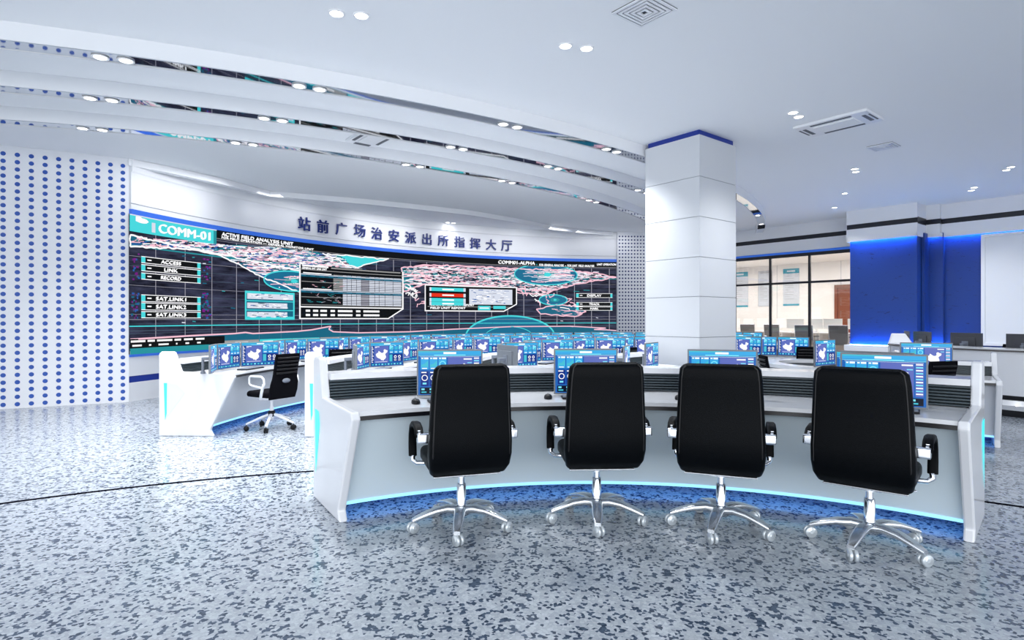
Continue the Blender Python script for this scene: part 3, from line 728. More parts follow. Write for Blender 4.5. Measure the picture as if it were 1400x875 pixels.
# ------------------------------------------------------------------ blue lettering on the fascia
CH = '站前广场治安派出所指挥大厅'
CX = [(414, 306), (439.5, 309.8), (464.7, 313), (490, 315.5), (513.4, 319.2), (537, 322.3), (560, 325), (582.3, 327), (604.6, 329), (627, 331), (648.6, 332.8), (670.3, 334.6), (691.7, 336)]
sign = empty('wall_lettering', (WC[0], WC[1]+WR-.1, 3.57), 0, 'row of dark blue raised Chinese characters on the white fascia above the video wall', 'sign')
for ch, (px, py) in zip(CH, CX):
    vs, fs = text_tris(ch, .012); xs = [v[0] for v in vs]; ys = [v[1] for v in vs]
    x0, x1, y0, y1 = min(xs), max(xs), min(ys), max(ys); s = .31/(y1-y0)
    a = ang(px); bx, by = WC[0]+(WR-.045)*cos(a), WC[1]+(WR-.045)*sin(a); tx, ty = sin(a), -cos(a)
    zc = EYE+(PY0-py)*by/F; nx, ny = -cos(a), -sin(a)
    # outline extrusion: front face + back face + rim
    bm = bmesh.new(); bv = [bm.verts.new((bx+tx*(v[0]-(x0+x1)/2)*s*1.06-sign.location.x, by+ty*(v[0]-(x0+x1)/2)*s*1.06-sign.location.y, zc+(v[1]-(y0+y1)/2)*s-sign.location.z)) for v in vs]
    for f_ in fs:
        try: bm.faces.new([bv[i] for i in f_])
        except ValueError: pass
    bmesh.ops.remove_doubles(bm, verts=bm.verts, dist=1e-4)
    r_ = bmesh.ops.extrude_face_region(bm, geom=list(bm.faces))
    bmesh.ops.translate(bm, verts=[g for g in r_['geom'] if isinstance(g, bmesh.types.BMVert)], vec=(nx*.03, ny*.03, 0))
    bmesh.ops.recalc_face_normals(bm, faces=bm.faces)
    me = bpy.data.meshes.new('character'); bm.to_mesh(me); bm.free(); me.materials.append(TEXTB)
    o = bpy.data.objects.new('character', me); col.objects.link(o); o.parent = sign

# ------------------------------------------------------------------ monitors
UI = [screenmat('ui_base', (.015, .12, .44)), screenmat('ui_panel', (.04, .38, .74)), screenmat('ui_purple', (.11, .15, .48)), screenmat('ui_light', (.20, .74, .92)),
      screenmat('ui_white', (.95, .97, 1)), screenmat('ui_deep', (.008, .03, .22)), screenmat('ui_teal', (.06, .48, .62)), screenmat('ui_black', (.003, .006, .02))]
CHN = [(0, .44), (.10, .31), (.20, .29), (.24, .13), (.36, .22), (.48, .31), (.61, .31), (.68, .23), (.66, .08), (.76, 0), (.88, .08), (1, .12), (.97, .27), (.86, .34), (.79, .44), (.85, .56), (.87, .69), (.79, .82), (.68, .89), (.63, 1), (.57, .90), (.46, .92), (.39, .80), (.26, .76), (.09, .65)]
def ui(kind, w_, h_):
    """display surface facing -Y, origin at its bottom centre"""
    m = MB(); lay = [0]
    def r(x0, y0, x1, y1, mt, l=1):
        X0, X1, Z1, Z0 = (x0-.5)*w_, (x1-.5)*w_, (1-y0)*h_, (1-y1)*h_; y = -.0004*l
        m.quad((X0, y, Z0), (X1, y, Z0), (X1, y, Z1), (X0, y, Z1), mt)
    def pol(pts, mt, l=2):
        from mathutils.geometry import tessellate_polygon
        P_ = [((x-.5)*w_, -.0004*l, (1-y)*h_) for x, y in pts]
        for t in tessellate_polygon([[Vector((p[0], p[2], 0)) for p in P_]]): m.add([P_[i] for i in t], [(0, 1, 2)], mt)
    def ring(cx, cy, rr, wd, mt, l=3):
        k = 18
        for i in range(k):
            a, b_ = 2*pi*i/k, 2*pi*(i+1)/k; q_ = [(cx+rr*c_*cos(t)*h_/w_, cy+rr*c_*sin(t)) for c_, t in ((1, a), (1, b_), (1-wd, b_), (1-wd, a))]
            m.add([((x-.5)*w_, -.0004*l, (1-y)*h_) for x, y in q_], [(0, 1, 2, 3)], mt)
    r(0, 0, 1, 1, 0, 0); r(0, 0, 1, .09, 1); r(0, 0, .5, .03, 6, 2); r(.4, .025, .6, .07, 4, 3); r(.25, .085, .75, .10, 3, 3); r(0, .10, 1, .112, 3, 2)
    if kind == 'map':
        r(.02, .13, .10, .86, 5)
        for k in range(14): r(.025, .145+k*.051, .025+.03+.035*((k*7) % 3)/2, .17+k*.051, 4, 2)
        r(.11, .13, .54, .86, 2); pol([(.15+.36*x, .27+.52*y) for x, y in CHN], 4, 3); r(.13, .15, .26, .175, 4, 3); r(.13, .19, .18, .21, 4, 3); r(.14, .81, .5, .825, 4, 3)
        for i in range(3):
            x = .57+i*.142
            r(x, .14, x+.12, .30, 3 if i != 1 else 1); r(x+.01, .125, x+.06, .14, 4, 2); r(x, .32, x+.12, .46, 1); r(x+.02, .40, x+.10, .43, 4, 2)
            pol([(x+.01, .29), (x+.11, .29), (x+.11, .18)], 6, 2)
        r(.56, .50, .98, .83, 5); r(.57, .52, .66, .82, 6, 2)
        for i in range(2): ring(.75+i*.13, .62, .065, .45, 4); r(.71+i*.13, .72, .79+i*.13, .74, 4, 2); r(.71+i*.13, .77, .79+i*.13, .79, 4, 2)
        r(.02, .89, .98, .97, 5)
        for k in range(10): r(.04+k*.094, .90, .10+k*.094, .955, 3 if k % 2 else 6, 2)
    else:
        r(.03, .13, .97, .135, 4, 2)
        for i in range(3):
            x = .04+i*.14; r(x, .14, x+.125, .42, 1); r(x+.01, .155, x+.04, .18, 4, 2); r(x+.055, .15, x+.12, .185, 4, 2)
            if i < 2: pol([(x+.01, .36), (x+.115, .36), (x+.115, .22), (x+.06, .29), (x+.01, .31)], 6, 2); r(x+.02, .385, x+.1, .405, 4, 2)
        ring(.385, .30, .075, .3, 3)
        for i in range(3):
            x = .04+i*.14; r(x, .46, x+.125, .80, 5); r(x+.01, .475, x+.09, .50, 4, 2); ring(x+.062, .61, .07, .25, 4); r(x+.03, .72, x+.09, .76, 3, 2)
        r(.47, .14, .86, .80, 2); pol([(.50+.30*x, .28+.42*y) for x, y in CHN], 4, 3); r(.72, .17, .85, .20, 4, 2); r(.78, .26, .85, .28, 3, 2)
        r(.88, .14, .97, .80, 2)
        for k in range(11): r(.885, .155+k*.058, .965, .18+k*.058, 4 if k % 2 == 0 else 3, 2)
        r(.03, .83, .97, .98, 7)
        for k in range(7): r(.05+k*.13, .85, .10+k*.13, .89, 3, 2); r(.05+k*.13, .92, .13+k*.13, .95, 6, 2)
    return m
def make_monitor(kind, w_, h_, lift, base, hm=None):
    t = empty('computer_monitor', (0, 0, 0), 0, 'x', 'monitor')
    f = MB(); f.box((0, .014, lift+h_/2), (w_, .022, h_)); f.box((0, .03, lift+h_*.5), (w_*.6, .016, h_*.6)); f.build('housing', hm or GREYP2, t, bevel=.003)
    m = ui(kind, w_-.022, h_-.024); o = m.build('display', UI, t, recalc=False); o.location = (0, .0025, lift+.012)
    f = MB(); f.lathe([(.016, 0), (.016, lift+h_*.55)], (0, .12, 0), n=12); f.lathe([(.028, 0), (.028, .03)], (0, .12, 0), n=12)
    if base: f.lathe([(.09, 0), (.09, .008), (.03, .014)], (0, .12, 0), n=24)
    f.build('stand_pole', GREYP, t)
    f = MB(); f.box((0, .08, lift+h_*.5), (.05, .09, .035)); f.box((0, .042, lift+h_*.5), (.1, .012, .1)); f.build('stand_arm', GREYP, t, bevel=.003)
    KIDS[t.name] = kids(t); return t
mon_map = make_monitor('map', .50, .33, .015, False)
mon_dash = make_monitor('dash', .51, .365, .012, True)
mon_dark = make_monitor('dash', .51, .365, .012, True, GREYD)
PROTO = {'map': mon_map, 'dash': mon_dash, 'dark': mon_dark}
used = {'map': False, 'dash': False, 'dark': False}
def monitor(kind, x, y, z, rz, label, group=None):
    o = place(PROTO[kind], not used[kind], (x, y, z), rz, label, group); used[kind] = True; return o

# keyboard and mouse
kproto = empty('keyboard', (0, 0, 0), 0, 'x', 'keyboard')
f = MB(); f.box((0, 0, .008), (.42, .14, .014)); f.build('keyboard_body', BLACKP, kproto, bevel=.004)
f = MB()
for r_ in range(5):
    for c_ in range(15): f.box((-.19+c_*.0272, -.052+r_*.026, .018), (.022, .021, .006))
f.build('key_field', GREYP, kproto)
mproto = empty('computer_mouse', (0, 0, 0), 0, 'x', 'mouse')
f = MB(); f.loft([[(.032*s*cos(a), .055*s*sin(a), z) for a in [2*pi*j/16 for j in range(16)]] for s, z in ((.92, 0), (1, .008), (.92, .022), (.6, .033), (.15, .037))]); f.build('mouse_body', BLACKP, mproto)
f = MB(); f.lathe([(.008, -.003), (.008, .003)], (0, .028, .033), n=10, axis='X'); f.build('scroll_wheel', GREYP2, mproto)
KIDS[kproto.name] = kids(kproto); KIDS[mproto.name] = kids(mproto); uk = [False, False]

# ------------------------------------------------------------------ curved desks
def arc_desk(name, c, rr, a0, a1, label, k=1.0, panelm=None, ends=(True, True), depth=(.19, .26, .90, .61, .66), zt=1.01, zw=.725, n=60):
    """rr: outer radius; operators sit inside. a0 > a1 (degrees, a0 is the left end)."""
    a0, a1 = R(a0), R(a1); t = empty(name, (c[0], c[1], 0), 0, label, 'desk')
    dt, ds, dc, dn, df = [x for x in depth]; o0 = (0, 0)
    rc, rs, rn, rf = rr-dc, rr-ds, rr-dn, rr-df
    zs = zw+.03; zsh = zt-.15*k                       # underside of the shelf
    f = MB(); arcband(f, o0, [(rc+.02, zw-.005), (rc+.02, zw+.022), (rs+.1, zw+.022), (rs+.1, zw-.005)], a0, a1, n)
    f.build('worktop', DESKW, t)
    f = MB(); arcband(f, o0, [(rc+.024, zw-.035), (rc+.024, zw-.005), (rs, zw-.005), (rs, zw-.035)], a0, a1, n); f.build('worktop_edge', EDGEB, t)
    f = MB(); arcband(f, o0, [(rc+.10, zw-.035), (rn+.015, .12), (rn+.04, .12), (rc+.13, zw-.035)], a0, a1, n); f.build('front_panel', panelm or DESKPA, t)
    f = MB(); arcband(f, o0, [(rn+.008, .100), (rn+.008, .120), (rn+.03, .120), (rn+.03, .100)], a0, a1, n); f.build('light_edge', LEDE, t)
    f = MB(); arcband(f, o0, [(rn+.055, .125), (rn+.055, .15), (rn+.07, .15), (rn+.07, .125)], a0, a1, n); f.build('light_strip', LEDB, t)
    f = MB(); arcband(f, o0, [(rn+.42, 0), (rn+.42, .2), (rn+.45, .2), (rn+.45, 0)], a0, a1, n); f.build('kick_panel', KICK, t)
    # ribbed screen
    prof = []; nr = 7; z = zw+.022; dz = (zsh-z)/nr
    for i in range(nr): prof += [(rs+.035, z+.001), (rs, z+dz*.30), (rs, z+dz*.72), (rs+.035, z+dz-.001)]; z += dz
    prof += [(rs+.09, zsh), (rs+.09, zw+.022)]
    f = MB(); arcband(f, o0, prof, a0, a1, n); f.build('ribbed_screen', RIB, t)
    f = MB(); arcband(f, o0, [(rs-.02, zsh), (rs-.02, zsh+.045), (rr-.02, zsh+.045), (rr-.02, zsh)], a0, a1, n); f.build('upper_shelf', DESKW, t)
    f = MB(); arcband(f, o0, [(rr-.06, 0), (rr-.06, zsh), (rr-.03, zsh), (rr-.03, 0)], a0, a1, n); f.build('back_panel', DESKW, t)
    # end panels
    th = .055*k
    pp = [(rf, 0), (rn-.01, .075), (rc-.02, zw-.02), (rc+.005, zw+.025), (rs-.01, zw+.045), (rr-dt, zt-.01), (rr-dt+.03, zt), (rr-.03, zt), (rr, zt-.03), (rr, 0)]
    ap = [(rr-.075, zw-.10), (rr-.22*k, zw-.10), (rr-.32*k, zw-.21), (rr-.085, .20*k)]
    for a, sgn, on in ((a0, 1, ends[0]), (a1, -1, ends[1])):
        if not on: continue
        M = Matrix.Rotation(a, 4, 'Z') @ Matrix(((1, 0, 0, 0), (0, 0, -1, 0), (0, 1, 0, 0), (0, 0, 0, 1)))
        # local x=r, y=z; extrude along -tangent or +tangent
        f = MB(); T = Matrix.Rotation(a, 4, 'Z'); y0, y1 = (0, th) if sgn > 0 else (-th, 0)
        A_ = [T @ Vector((r, y0, z)) for r, z in pp]; B_ = [T @ Vector((r, y1, z)) for r, z in pp]; m_ = len(pp)
        f.add(A_+B_, [tuple(range(m_)), tuple(reversed(range(m_, 2*m_)))]+[(i, (i+1) % m_, m_+(i+1) % m_, m_+i) for i in range(m_)])
        e = f.build('end_panel', DESKW, t, bevel=.012)
        yo = y1 if sgn > 0 else y0; q = .002*sgn
        f = MB(); f.add([T @ Vector((r, yo+q, z)) for r, z in ap], [tuple(range(len(ap)))]); (k <= 1.02) and f.build('accent_recess', PALECY, e, recalc=False)
        ac = [(rr-.065, zw-.09), (rr-.105, zw-.09), (rr-.10, .27*k), (rr-.08, .19*k)] if k <= 1.02 else [(rr-.065, zw-.06), (rr-.17, zw-.07), (rr-.20, zw-.16), (rr-.085, .20)]
        f = MB(); f.add([T @ Vector((r, yo+2*q, z)) for r, z in ac], [tuple(range(len(ac)))]); f.build('accent_light', CYAN, e, recalc=False)
    return t
MC = (.62, 1.29)
arc_desk('curved_desk', MC, 3.97, 122.5, 47.2, 'large foreground curved white desk where four leather chairs stand', 1.1, DESKP, depth=(.19, .26, .97, .66, .71), zt=1.105, zw=.765, n=72)
RC_ = (3.4, 6.8)
arc_desk('curved_desk', RC_, 7.62, 178.2, 70, 'outermost curved white operator desk, closest to the video wall', n=110)
arc_desk('curved_desk', RC_, 5.86, 178.2, 68, 'middle curved white operator desk between the outer and inner rows', n=90)
arc_desk('curved_desk', RC_, 4.12, 177, 65, 'inner curved white operator desk passing behind the column', n=70)
arc_desk('curved_desk', RC_, 2.50, 178, 127, 'short curved white desk directly in front of the column', n=30, ends=(True, False))
arc_desk('curved_desk', (3.6, 4.1), 3.45, 69, 54, 'short white desk with ribbed screen behind the right end of the foreground desk', n=20)

# main desk monitors
for (px, py_dist, wh) in ((615, 4.56, 'leftmost'), (801, 4.68, 'second from the left'), (987, 4.52, 'second from the right'), (1207, 4.02, 'rightmost')):
    x, y = (px-PX0)*py_dist/F, py_dist; an = atan2(y-MC[1], x-MC[0])
    rot = an-pi/2
    if wh == 'rightmost': rot += R(3)
    if wh == 'leftmost': rot -= R(14)
    monitor('dash', x, y, .785, rot, 'grey-framed dashboard monitor on the foreground desk, %s of four' % wh, 'monitors on the foreground desk')
    for kind, off, da in (('k', 3.22, 0), ('m', 3.22, .098 if wh != 'leftmost' else .095)):
        bx, by = polar(MC, off, an+(da if kind == 'm' else -.0))
        pr = kproto if kind == 'k' else mproto; i = 0 if kind == 'k' else 1
        nm = 'black keyboard' if kind == 'k' else 'black mouse'
        place(pr, not uk[i], (bx, by, .788), an-pi/2, '%s on the foreground desk at the %s seat' % (nm, wh), 'keyboards on the foreground desk' if i == 0 else 'mice on the foreground desk'); uk[i] = True

# ------------------------------------------------------------------ executive chair
def rrect(w_, t_, r_, cx, cy, n=5):
    pts = []
    for sx, sy, a in ((1, 1, 0), (-1, 1, 90), (-1, -1, 180), (1, -1, 270)):
        for i in range(n+1):
            q = R(a+90*i/n); pts.append((cx+sx*(w_/2-r_)+r_*cos(q), cy+sy*(t_/2-r_)+r_*sin(q)))
    return pts
def make_exec():
    t = empty('executive_chair', (0, 0, 0), 0, 'x', 'chair')
    # backrest: path in the YZ plane (y forward)
    path = [(-.325, 1.115, .40, .03), (-.322, 1.108, .44, .05), (-.318, 1.09, .475, .07), (-.305, 1.03, .492, .085), (-.292, .94, .502, .09), (-.285, .84, .512, .092), (-.282, .74, .52, .095), (-.278, .65, .528, .105), (-.262, .56, .53, .12), (-.235, .50, .52, .125), (-.20, .462, .50, .11), (-.165, .45, .46, .09)]
    rings = []
    for i, (y, z, w_, th) in enumerate(path):
        p = path[max(i-1, 0)]; q = path[min(i+1, len(path)-1)]; ty, tz = q[0]-p[0], q[1]-p[1]; l = hypot(ty, tz); ty /= l; tz /= l
        ny, nz = -tz, ty      # towards the sitter
        rings.append([(x, y+ny*d, z+nz*d) for x, d in rrect(w_, th, min(th*.45, .035), 0, 0)])
    f = MB(); f.loft(rings); back = f.build('backrest', LEATHER, t)
    for sx in (-1, 1):
        f = MB(); pts = []
        for i, (y, z, w_, th) in enumerate(path[1:]):
            pts.append((sx*(w_/2-.022), y-th*.5+.003, z-.0))
        f.tube(pts, .0045, n=6); f.build('piping', PIPING, back)
    # seat
    rings = []
    for s, y in ((.8, -.19), (.96, -.17), (1, -.12), (1, .1), (1, .18), (.97, .23), (.85, .25)):
        rings.append([(x*1.0, y, z) for x, z in rrect(.50*s, .11*(.5+.5*s), .04*(.5+.5*s), 0, .475 if y < .2 else .465)])
    f = MB(); f.loft(rings); f.build('seat', LEATHER, t)
    f = MB(); f.box((0, -.01, .399), (.44, .38, .010)); f.box((0, -.02, .385), (.16, .2, .03)); f.box((.14, .02, .380), (.2, .014, .012)); f.build('seat_plate', STEEL, t, bevel=.004)
    # armrests
    for sx in (-1, 1):
        X = sx*.305
        f = MB(); pad = [(-.17, .665), (-.13, .70), (-.05, .715), (.05, .705), (.12, .675), (.155, .62), (.165, .54), (.15, .47)]
        f.loft([[(X+dx, y+(0 if z > .66 else 0), z+dz) for dx, dz in rrect(.055, .035, .014, 0, 0)] if z > .66 else [(X+dx, y+dz, z) for dx, dz in rrect(.055, .035, .014, 0, 0)] for y, z in pad])
        arm = f.build('armrest', LEATHER, t)
        f = MB(); f.loft([[(sx*x, y_, z_) for y_, z_ in rrect(.055, .062, .012, -.205, .655)] for x in (.225, .262, .285, .325)]); f.tube([(X, -.19, .66), (X, -.15, .675)], .018); f.build('chrome_bracket', CHROME, arm, bevel=.006)
        f = MB(); f.tube([(sx*.21, .10, .425), (sx*.28, .12, .425), (X, .15, .44), (X, .15, .475)], [.014, .015, .018, .02]); f.build('chrome_foot', CHROME, arm)
    f = MB(); f.lathe([(.036, .345), (.036, .385), (.028, .39)], n=20); f.lathe([(.022, .28), (.022, .36)], n=20); f.lathe([(.031, .10), (.031, .295), (.025, .30)], n=20); f.build('gas_lift', CHROME, t)
    f = MB(); f.lathe([(.03, .085), (.052, .09), (.055, .13), (.045, .15), (.03, .155)], n=24); f.build('base_hub', CHROME, t)
    for k in range(5):
        f = MB(); pts = [(.03, .125, .038, .026), (.10, .137, .037, .022), (.18, .129, .035, .019), (.25, .110, .032, .016), (.30, .092, .027, .015), (.33, .080, .021, .012)]
        f.loft([[(x, y_, z+z_) for y_, z_ in rrect(w_*2, h_*2, h_*.8, 0, 0, 4)] for x, z, w_, h_ in pts])
        leg = f.build('leg', ALU, t)
        f = MB()
        for s in (-1, 1): f.lathe([(.010, s*.005), (.032, s*.006), (.036, s*.010), (.036, s*.022), (.030, s*.026), (.012, s*.023), (.010, s*.027)], (.012, 0, .036), n=20, axis='Y')
        f.lathe([(.008, .05), (.008, .082)], n=8); f.lathe([(.007, -.02), (.007, .02)], (.012, 0, .036), n=8, axis='Y')
        cs = f.build('caster', CASTER, leg); cs.location = (.315, 0, 0); cs.rotation_euler = (0, 0, R((40, 75, 110, 60, 25)[k]))
    KIDS[t.name] = kids(t); return t
def spin_base(t, deg_local):
    legs = [c for c in col.objects if c.parent is t and c.name.startswith('leg')]
    for i, l in enumerate(legs): l.rotation_euler = (0, 0, R(deg_local+72*i))
EX = make_exec()
for i, (x, y, hd, base, wh) in enumerate([(-.34, 3.93, 17, -90, 'leftmost'), (.59, 4.08, 3, -97, 'second from the left'), (1.40, 3.92, -21, -120, 'second from the right'), (2.20, 3.60, -40, -138, 'rightmost')]):
    o = place(EX, i == 0, (x, y, 0), R(hd), 'black leather chair on chrome base, %s at the foreground desk' % wh, 'leather chairs at the foreground desk')
    spin_base(o, base-hd)

# ------------------------------------------------------------------ task chair
def make_task():
    t = empty('task_chair', (0, 0, 0), 0, 'x', 'chair')
    f = MB(); rows = []
    pa = [(-.19, .40, .40), (-.215, .50, .43), (-.235, .60, .42), (-.24, .66, .38), (-.25, .72, .37), (-.27, .82, .37), (-.29, .92, .375), (-.295, .965, .36)]
    f.loft([[(x, y+d, z) for x, d in rrect(w_, .028, .012, 0, 0, 3)] for y, z, w_ in pa]); back = f.build('backrest', MESHF, t)
    f = MB()
    for k in range(5): z = .73+k*.046; y = -.252-(z-.72)*.17; f.tube([(-.16, y-.018, z), (-.08, y-.028, z), (.08, y-.028, z), (.16, y-.018, z)], .013, n=8)
    f.build('back_slats', BLACKP, back)
    f = MB(); f.loft([[(.06*cos(a)*s, -.262-d, .63+.03*sin(a)*s) for a in [2*pi*j/16 for j in range(16)]] for s, d in ((1, 0), (.9, .015), (.4, .02))]); f.build('lumbar_knob', GREYP, back)
    f = MB(); f.loft([[(x*s, y, z) for x, z in rrect(.44, .07, .03, 0, .455, 3)] for s, y in ((.8, -.2), (.96, -.17), (1, -.05), (1, .14), (.95, .2), (.8, .225))]); f.build('seat', MESHF, t)
    for sx in (-1, 1):
        X = sx*.26; f = MB()
        f.tube([(X, -.16, .55), (X, .06, .575), (X, .09, .60), (X, .085, .67), (X, .06, .69), (X, -.13, .69), (X, -.17, .665), (X, -.185, .60)], .013, loop=True, n=8)
        f.tube([(X, -.17, .60), (X*.98, -.13, .50), (X*.8, -.05, .41), (sx*.08, -.02, .39)], [.016, .018, .018, .016], n=8)
        f.build('armrest', WHITEP, t)
    f = MB(); f.box((0, -.03, .40), (.2, .22, .035)); f.box((0, .02, .415), (.36, .3, .01)); f.build('seat_mechanism', WHITEP, t, bevel=.008)
    f = MB(); f.lathe([(.026, .12), (.026, .28), (.018, .285), (.018, .39)], n=16); f.build('gas_lift', WHITEP, t)
    f = MB(); f.lathe([(.03, .16), (.045, .18), (.045, .22), (.03, .235)], n=18); f.build('base_hub', BLACKP, t)
    for k in range(5):
        f = MB(); f.loft([[(x, y_, z+z_) for y_, z_ in rrect(w_*2, h_*2, h_*.8, 0, 0, 3)] for x, z, w_, h_ in ((.03, .19, .02, .016), (.16, .14, .018, .014), (.28, .092, .015, .012), (.30, .08, .013, .010))])
        leg = f.build('leg', WHITEP, t); leg.rotation_euler = (0, 0, R(-70+72*k))
        f = MB()
        for s in (-1, 1): f.lathe([(.012, s*.004), (.030, s*.005), (.031, s*.022), (.012, s*.024)], (.295, 0, .031), n=14, axis='Y')
        f.lathe([(.008, .03), (.008, .085)], (.295, 0, 0), n=8); f.build('caster', BLACKP, leg)
    KIDS[t.name] = kids(t); return t
TK = make_task(); utk = [False]
def task(x, y, rz, label, group=None):
    o = place(TK, not utk[0], (x, y, 0), rz, label, group); utk[0] = True; return o

# ------------------------------------------------------------------ operator rows: monitors, keyboards, chairs
ROWS = [('outer', 7.05, 174.4, 12.3, 9, 6.46), ('middle', 5.32, 173.6, 15.4, 7, 4.66), ('inner', 3.56, 171.5, 21.5, 5, 2.92)]
for nm, rm, th0, pitch, n, rch in ROWS:
    for k in range(n):
        th = R(th0-pitch*k); rot = th-pi/2
        cx, cy = polar(RC_, rm, th); ex, ey = cos(rot), sin(rot); fx, fy = -sin(rot), cos(rot)
        an, af = (R(25), R(44)) if nm != 'inner' else (R(36), R(50))
        place_txt = '%s seat from left, %s operator desk' % (ORD[k], nm)
        spots = [(-.262-.25*cos(an), -.25*sin(an), an, 'left'), (0, 0, 0, 'middle'), (.262+.25*cos(af), -.25*sin(af), -af, 'right')]
        for lx, ly, dr, wh in spots:
            monitor('map', cx+ex*lx+fx*ly, cy+ey*lx+fy*ly, .748, rot+dr, 'blue map monitor, %s of three, at the %s' % (wh, place_txt), 'monitors along the %s operator desk' % nm)
        bx, by = polar(RC_, rm-.21, th-.02)
        place(kproto, False, (bx, by, .748), rot, 'black keyboard at the '+place_txt, 'keyboards along the %s operator desk' % nm)
        hd = {('outer', 0): 62}.get((nm, k))
        if nm == 'inner' and k in (3, 4): continue
        px_, py_ = polar(RC_, rch, th-.0)
        random.seed(k*7+len(nm)); rj = rot+R(random.uniform(-12, 12))
        if (nm, k) == ('outer', 0): px_, py_, rj = -3.06, 7.45, R(62)
        if (nm, k) == ('outer', 1): px_, py_, rj = -2.63, 8.62, R(40)
        task(px_, py_, rj, 'black task chair with white loop arms, '+place_txt, 'task chairs along the %s operator desk' % nm)
task(4.74, 9.40, R(-20), 'black mesh task chair near the right end of the inner operator desk', None)
monitor('map', 1.34, 6.78, .748, R(72), 'monitor turned nearly edge-on, on the short desk before the column', None)
monitor('map', 1.82, 7.58, .748, R(58), 'monitor facing right on the short desk before the column, closest to the column', None)
place(kproto, False, (2.14, 7.74, .748), R(45), 'black keyboard on the short curved desk before the column')
for i, th in enumerate((74.3, 66.3)):
    x, y = polar(RC_, 3.52, R(th)); monitor('map', x, y, .748, R(th-90+(-14 if i else 8)), 'map monitor at the inner desk right of the column, %s of two' % ('left', 'right')[i], 'pair right of the column')

# round counter with a hollow centre
rc = empty('round_counter', (4.25, 8.05, 0), 0, 'low oval white counter with a hollow dark centre, right of the column', 'counter')
def ellband(mb, rx, ry, prof, a0, a1, n, m=0):
    rings = []
    for i in range(n+1):
        a = a0+(a1-a0)*i/n; rings.append([((rx-d)*cos(a), (ry-d)*sin(a), z) for d, z in prof])
    k = len(prof)
    for j in range(k): mb.loft([[r[j], r[(j+1) % k]] for r in rings], m, closed=False, caps=False)
f = MB(); ellband(f, .73, .92, [(0, .745), (0, .79), (.24, .79), (.24, .745)], 0, 2*pi, 60); f.build('counter_top', DESKW, rc)
f = MB(); ellband(f, .73, .92, [(.015, .69), (.015, .745), (.22, .745), (.22, .69)], 0, 2*pi, 60); f.build('edge_band', GREYP2, rc)
f = MB(); ellband(f, .73, .92, [(.05, 0), (.05, .69), (.09, .69), (.09, 0)], 0, 2*pi, 60); f.build('counter_body', DESKW, rc)
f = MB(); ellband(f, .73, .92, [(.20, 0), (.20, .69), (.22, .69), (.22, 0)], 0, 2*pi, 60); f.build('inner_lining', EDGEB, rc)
monitor('map', 3.93, 7.33, .795, R(35), 'narrow-looking dashboard monitor on the left rim of the oval counter')
monitor('dash', 2.62, 4.25, .785, R(-50), 'second monitor mostly hidden behind the rightmost dashboard monitor on the foreground desk')
monitor('dash', 4.80, 6.78, .748, R(-24), 'dashboard monitor on the short desk, above the black slatted chair')
task(4.36, 6.30, R(15), 'black slatted task chair at the short desk behind the rightmost foreground monitor')
task(3.28, 6.92, R(-100), 'black mesh task chair side-on between the column and the oval counter')

# ------------------------------------------------------------------ right counter
RK = (9.45, 9.75)
t = empty('reception_counter', (RK[0], RK[1], 0), 0, 'long curved white counter with a dark top edge at the far right', 'counter')
a0, a1 = R(164), R(262); RR = 2.78
def ab(name, prof, m, par=t): f = MB(); arcband(f, (0, 0), prof, a0, a1, 60); return f.build(name, m, par)
ab('counter_front', [(RR, .31), (RR, .93), (RR-.05, .93), (RR-.05, .31)], DESKW)
ab('top_ledge', [(RR+.03, .93), (RR+.03, .955), (RR-.38, .955), (RR-.38, .93)], BROWN)
ab('top_surface', [(RR+.02, .955), (RR+.02, .972), (RR-.38, .972), (RR-.38, .955)], DESKW)
ab('shadow_gap', [(RR-.10, .24), (RR-.10, .31), (RR-.14, .31), (RR-.14, .24)], EDGEB)
ab('lower_plinth', [(RR-.02, .10), (RR+.02, .17), (RR-.02, .24), (RR-.2, .24), (RR-.2, .10)], DESKW)
ab('base', [(RR-.09, 0), (RR-.09, .10), (RR-.3, .10), (RR-.3, 0)], EDGEB)
ab('inner_worktop', [(RR-.38, .74), (RR-.38, .77), (RR-1.0, .77), (RR-1.0, .74)], DESKW)
ab('inner_back', [(RR-.38, .10), (RR-.38, .93), (RR-.41, .93), (RR-.41, .10)], DESKW)
f = MB(); T = Matrix.Rotation(a0, 4, 'Z'); pp = [(RR+.02, 0), (RR+.02, .96), (RR-.03, 1.14), (RR-.24, 1.14), (RR-.40, .90), (RR-.95, .78), (RR-.95, .70), (RR-.7, 0)]; m_ = len(pp)
A_ = [T @ Vector((r, 0, z)) for r, z in pp]; B_ = [T @ Vector((r, .055, z)) for r, z in pp]
f.add(A_+B_, [tuple(range(m_)), tuple(reversed(range(m_, 2*m_)))]+[(i, (i+1) % m_, m_+(i+1) % m_, m_+i) for i in range(m_)]); f.build('end_panel', DESKW, t, bevel=.012)
def rmon(px, d, rz, label): monitor('dark', (px-PX0)*d/F, d, .772, rz, label, 'monitors on the far right counter').location.z = .80
rmon(1241, 10.75, R(64), 'grey monitor seen edge-on, leftmost on the far right counter')
rmon(1262, 10.3, R(84), 'grey monitor seen from behind, second from left on the far right counter')
rmon(1322, 9.35, R(104), 'wide grey monitor seen from behind, in the middle of the far right counter')
rmon(1404, 8.6, R(112), 'grey monitor cut by the right edge of the picture on the far right counter')
task(8.25, 9.95, R(95), 'black task chair behind the middle monitor of the far right counter', None)
task(7.98, 8.85, R(120), 'black task chair behind the far right counter near the picture edge', None)

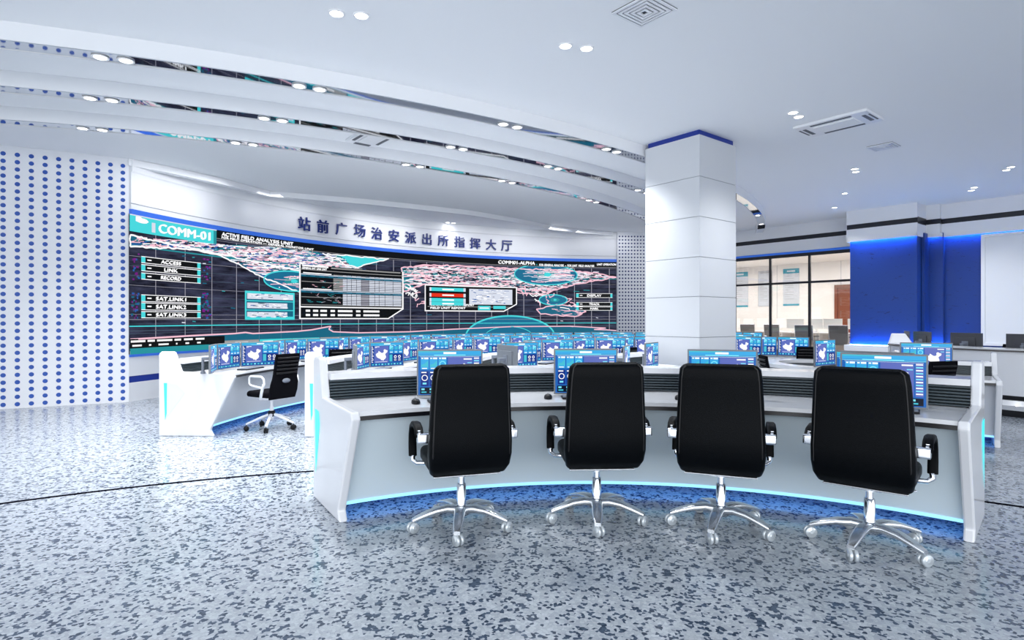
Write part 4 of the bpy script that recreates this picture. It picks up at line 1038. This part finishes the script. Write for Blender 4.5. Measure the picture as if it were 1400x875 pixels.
# ------------------------------------------------------------------ office furniture behind the glass
ofc = empty('office_chair', (0, 0, 0), 0, 'x', 'chair')
f = MB(); f.loft([[(x, y+d, z) for x, d in rrect(w_, .03, .012, 0, 0, 3)] for y, z, w_ in ((-.2, .46, .46), (-.23, .6, .5), (-.25, .8, .5), (-.27, .98, .49))]); f.build('backrest', OFCH, ofc)
f = MB(); f.box((0, 0, .45), (.48, .46, .06)); f.build('seat', OFCH, ofc, bevel=.02)
for sx in (-1, 1):
    f = MB(); f.tube([(sx*.26, -.26, .98), (sx*.26, -.22, .5), (sx*.26, .2, .43), (sx*.26, .2, .02), (sx*.26, -.22, .02)], .012, n=8); f.build('side_frame', STEEL, ofc)
    f = MB(); f.box((sx*.27, -.02, .66), (.04, .3, .025)); f.build('armrest', BLACKP, ofc, bevel=.008)
f = MB(); f.tube([(-.26, -.265, .985), (.26, -.265, .985)], .014, n=8); f.build('top_rail', STEEL, ofc)
KIDS[ofc.name] = kids(ofc)
rw = atan2(N.y, N.x)-pi/2
for i, (px, wh) in enumerate(((1027, 'leftmost'), (1060, 'second from the left'), (1104, 'second from the right'), (1151, 'rightmost'))):
    o_ = GO+1.3 if i > 1 else GO+2.6; s = s_at(px, o_); x, y, _ = up(s, o_)
    place(ofc, i == 0, (x, y, .22), rw, 'grey mesh chair with steel frame behind the glass, %s of four' % wh, 'chairs behind the glass')
dproto2 = empty('office_desk', (0, 0, 0), 0, 'x', 'desk')
f = MB(); f.box((0, 0, .74), (1.15, .7, .03)); f.build('tabletop', WARMW, dproto2, bevel=.004)
f = MB(); f.box((0, .3, .45), (1.05, .02, .5)); f.build('modesty_panel', WARMD, dproto2)
for sx in (-1, 1):
    f = MB(); f.box((sx*.54, 0, .363), (.04, .64, .725)); f.build('leg', WARMW, dproto2)
KIDS[dproto2.name] = kids(dproto2)
OMN = mat('office_monitor_pale', (.72, .72, .70), .4)
om = empty('office_computer', (0, 0, 0), 0, 'x', 'computer')
f = MB(); f.box((0, 0, .27), (.52, .03, .32)); f.build('screen_housing', OMN, om, bevel=.006)
f = MB(); f.box((0, .03, .06), (.05, .02, .12)); f.box((0, .02, .006), (.22, .16, .012)); f.build('stand', OMN, om)
KIDS[om.name] = kids(om)
for i, (px, o_, wh) in enumerate(((1010, GO+3.6, 'leftmost'), (1054, GO+3.6, 'second from the left'), (1098, GO+2.25, 'second from the right'), (1151, GO+2.25, 'rightmost'))):
    s = s_at(px, o_); x, y, _ = up(s, o_)
    place(dproto2, i == 0, (x, y, .22), rw, 'pale office desk behind the glass, %s of four' % wh, 'desks behind the glass')
    x, y, _ = up(s-.3, o_+.1); place(om, i == 0, (x, y, .975), rw+.2, 'pale screen behind the glass, left one on the %s desk' % wh, 'screens behind the glass')
    x, y, _ = up(s+.35, o_+.1); place(om, False, (x, y, .975), rw-.3, 'pale screen behind the glass, right one on the %s desk' % wh, 'screens behind the glass')
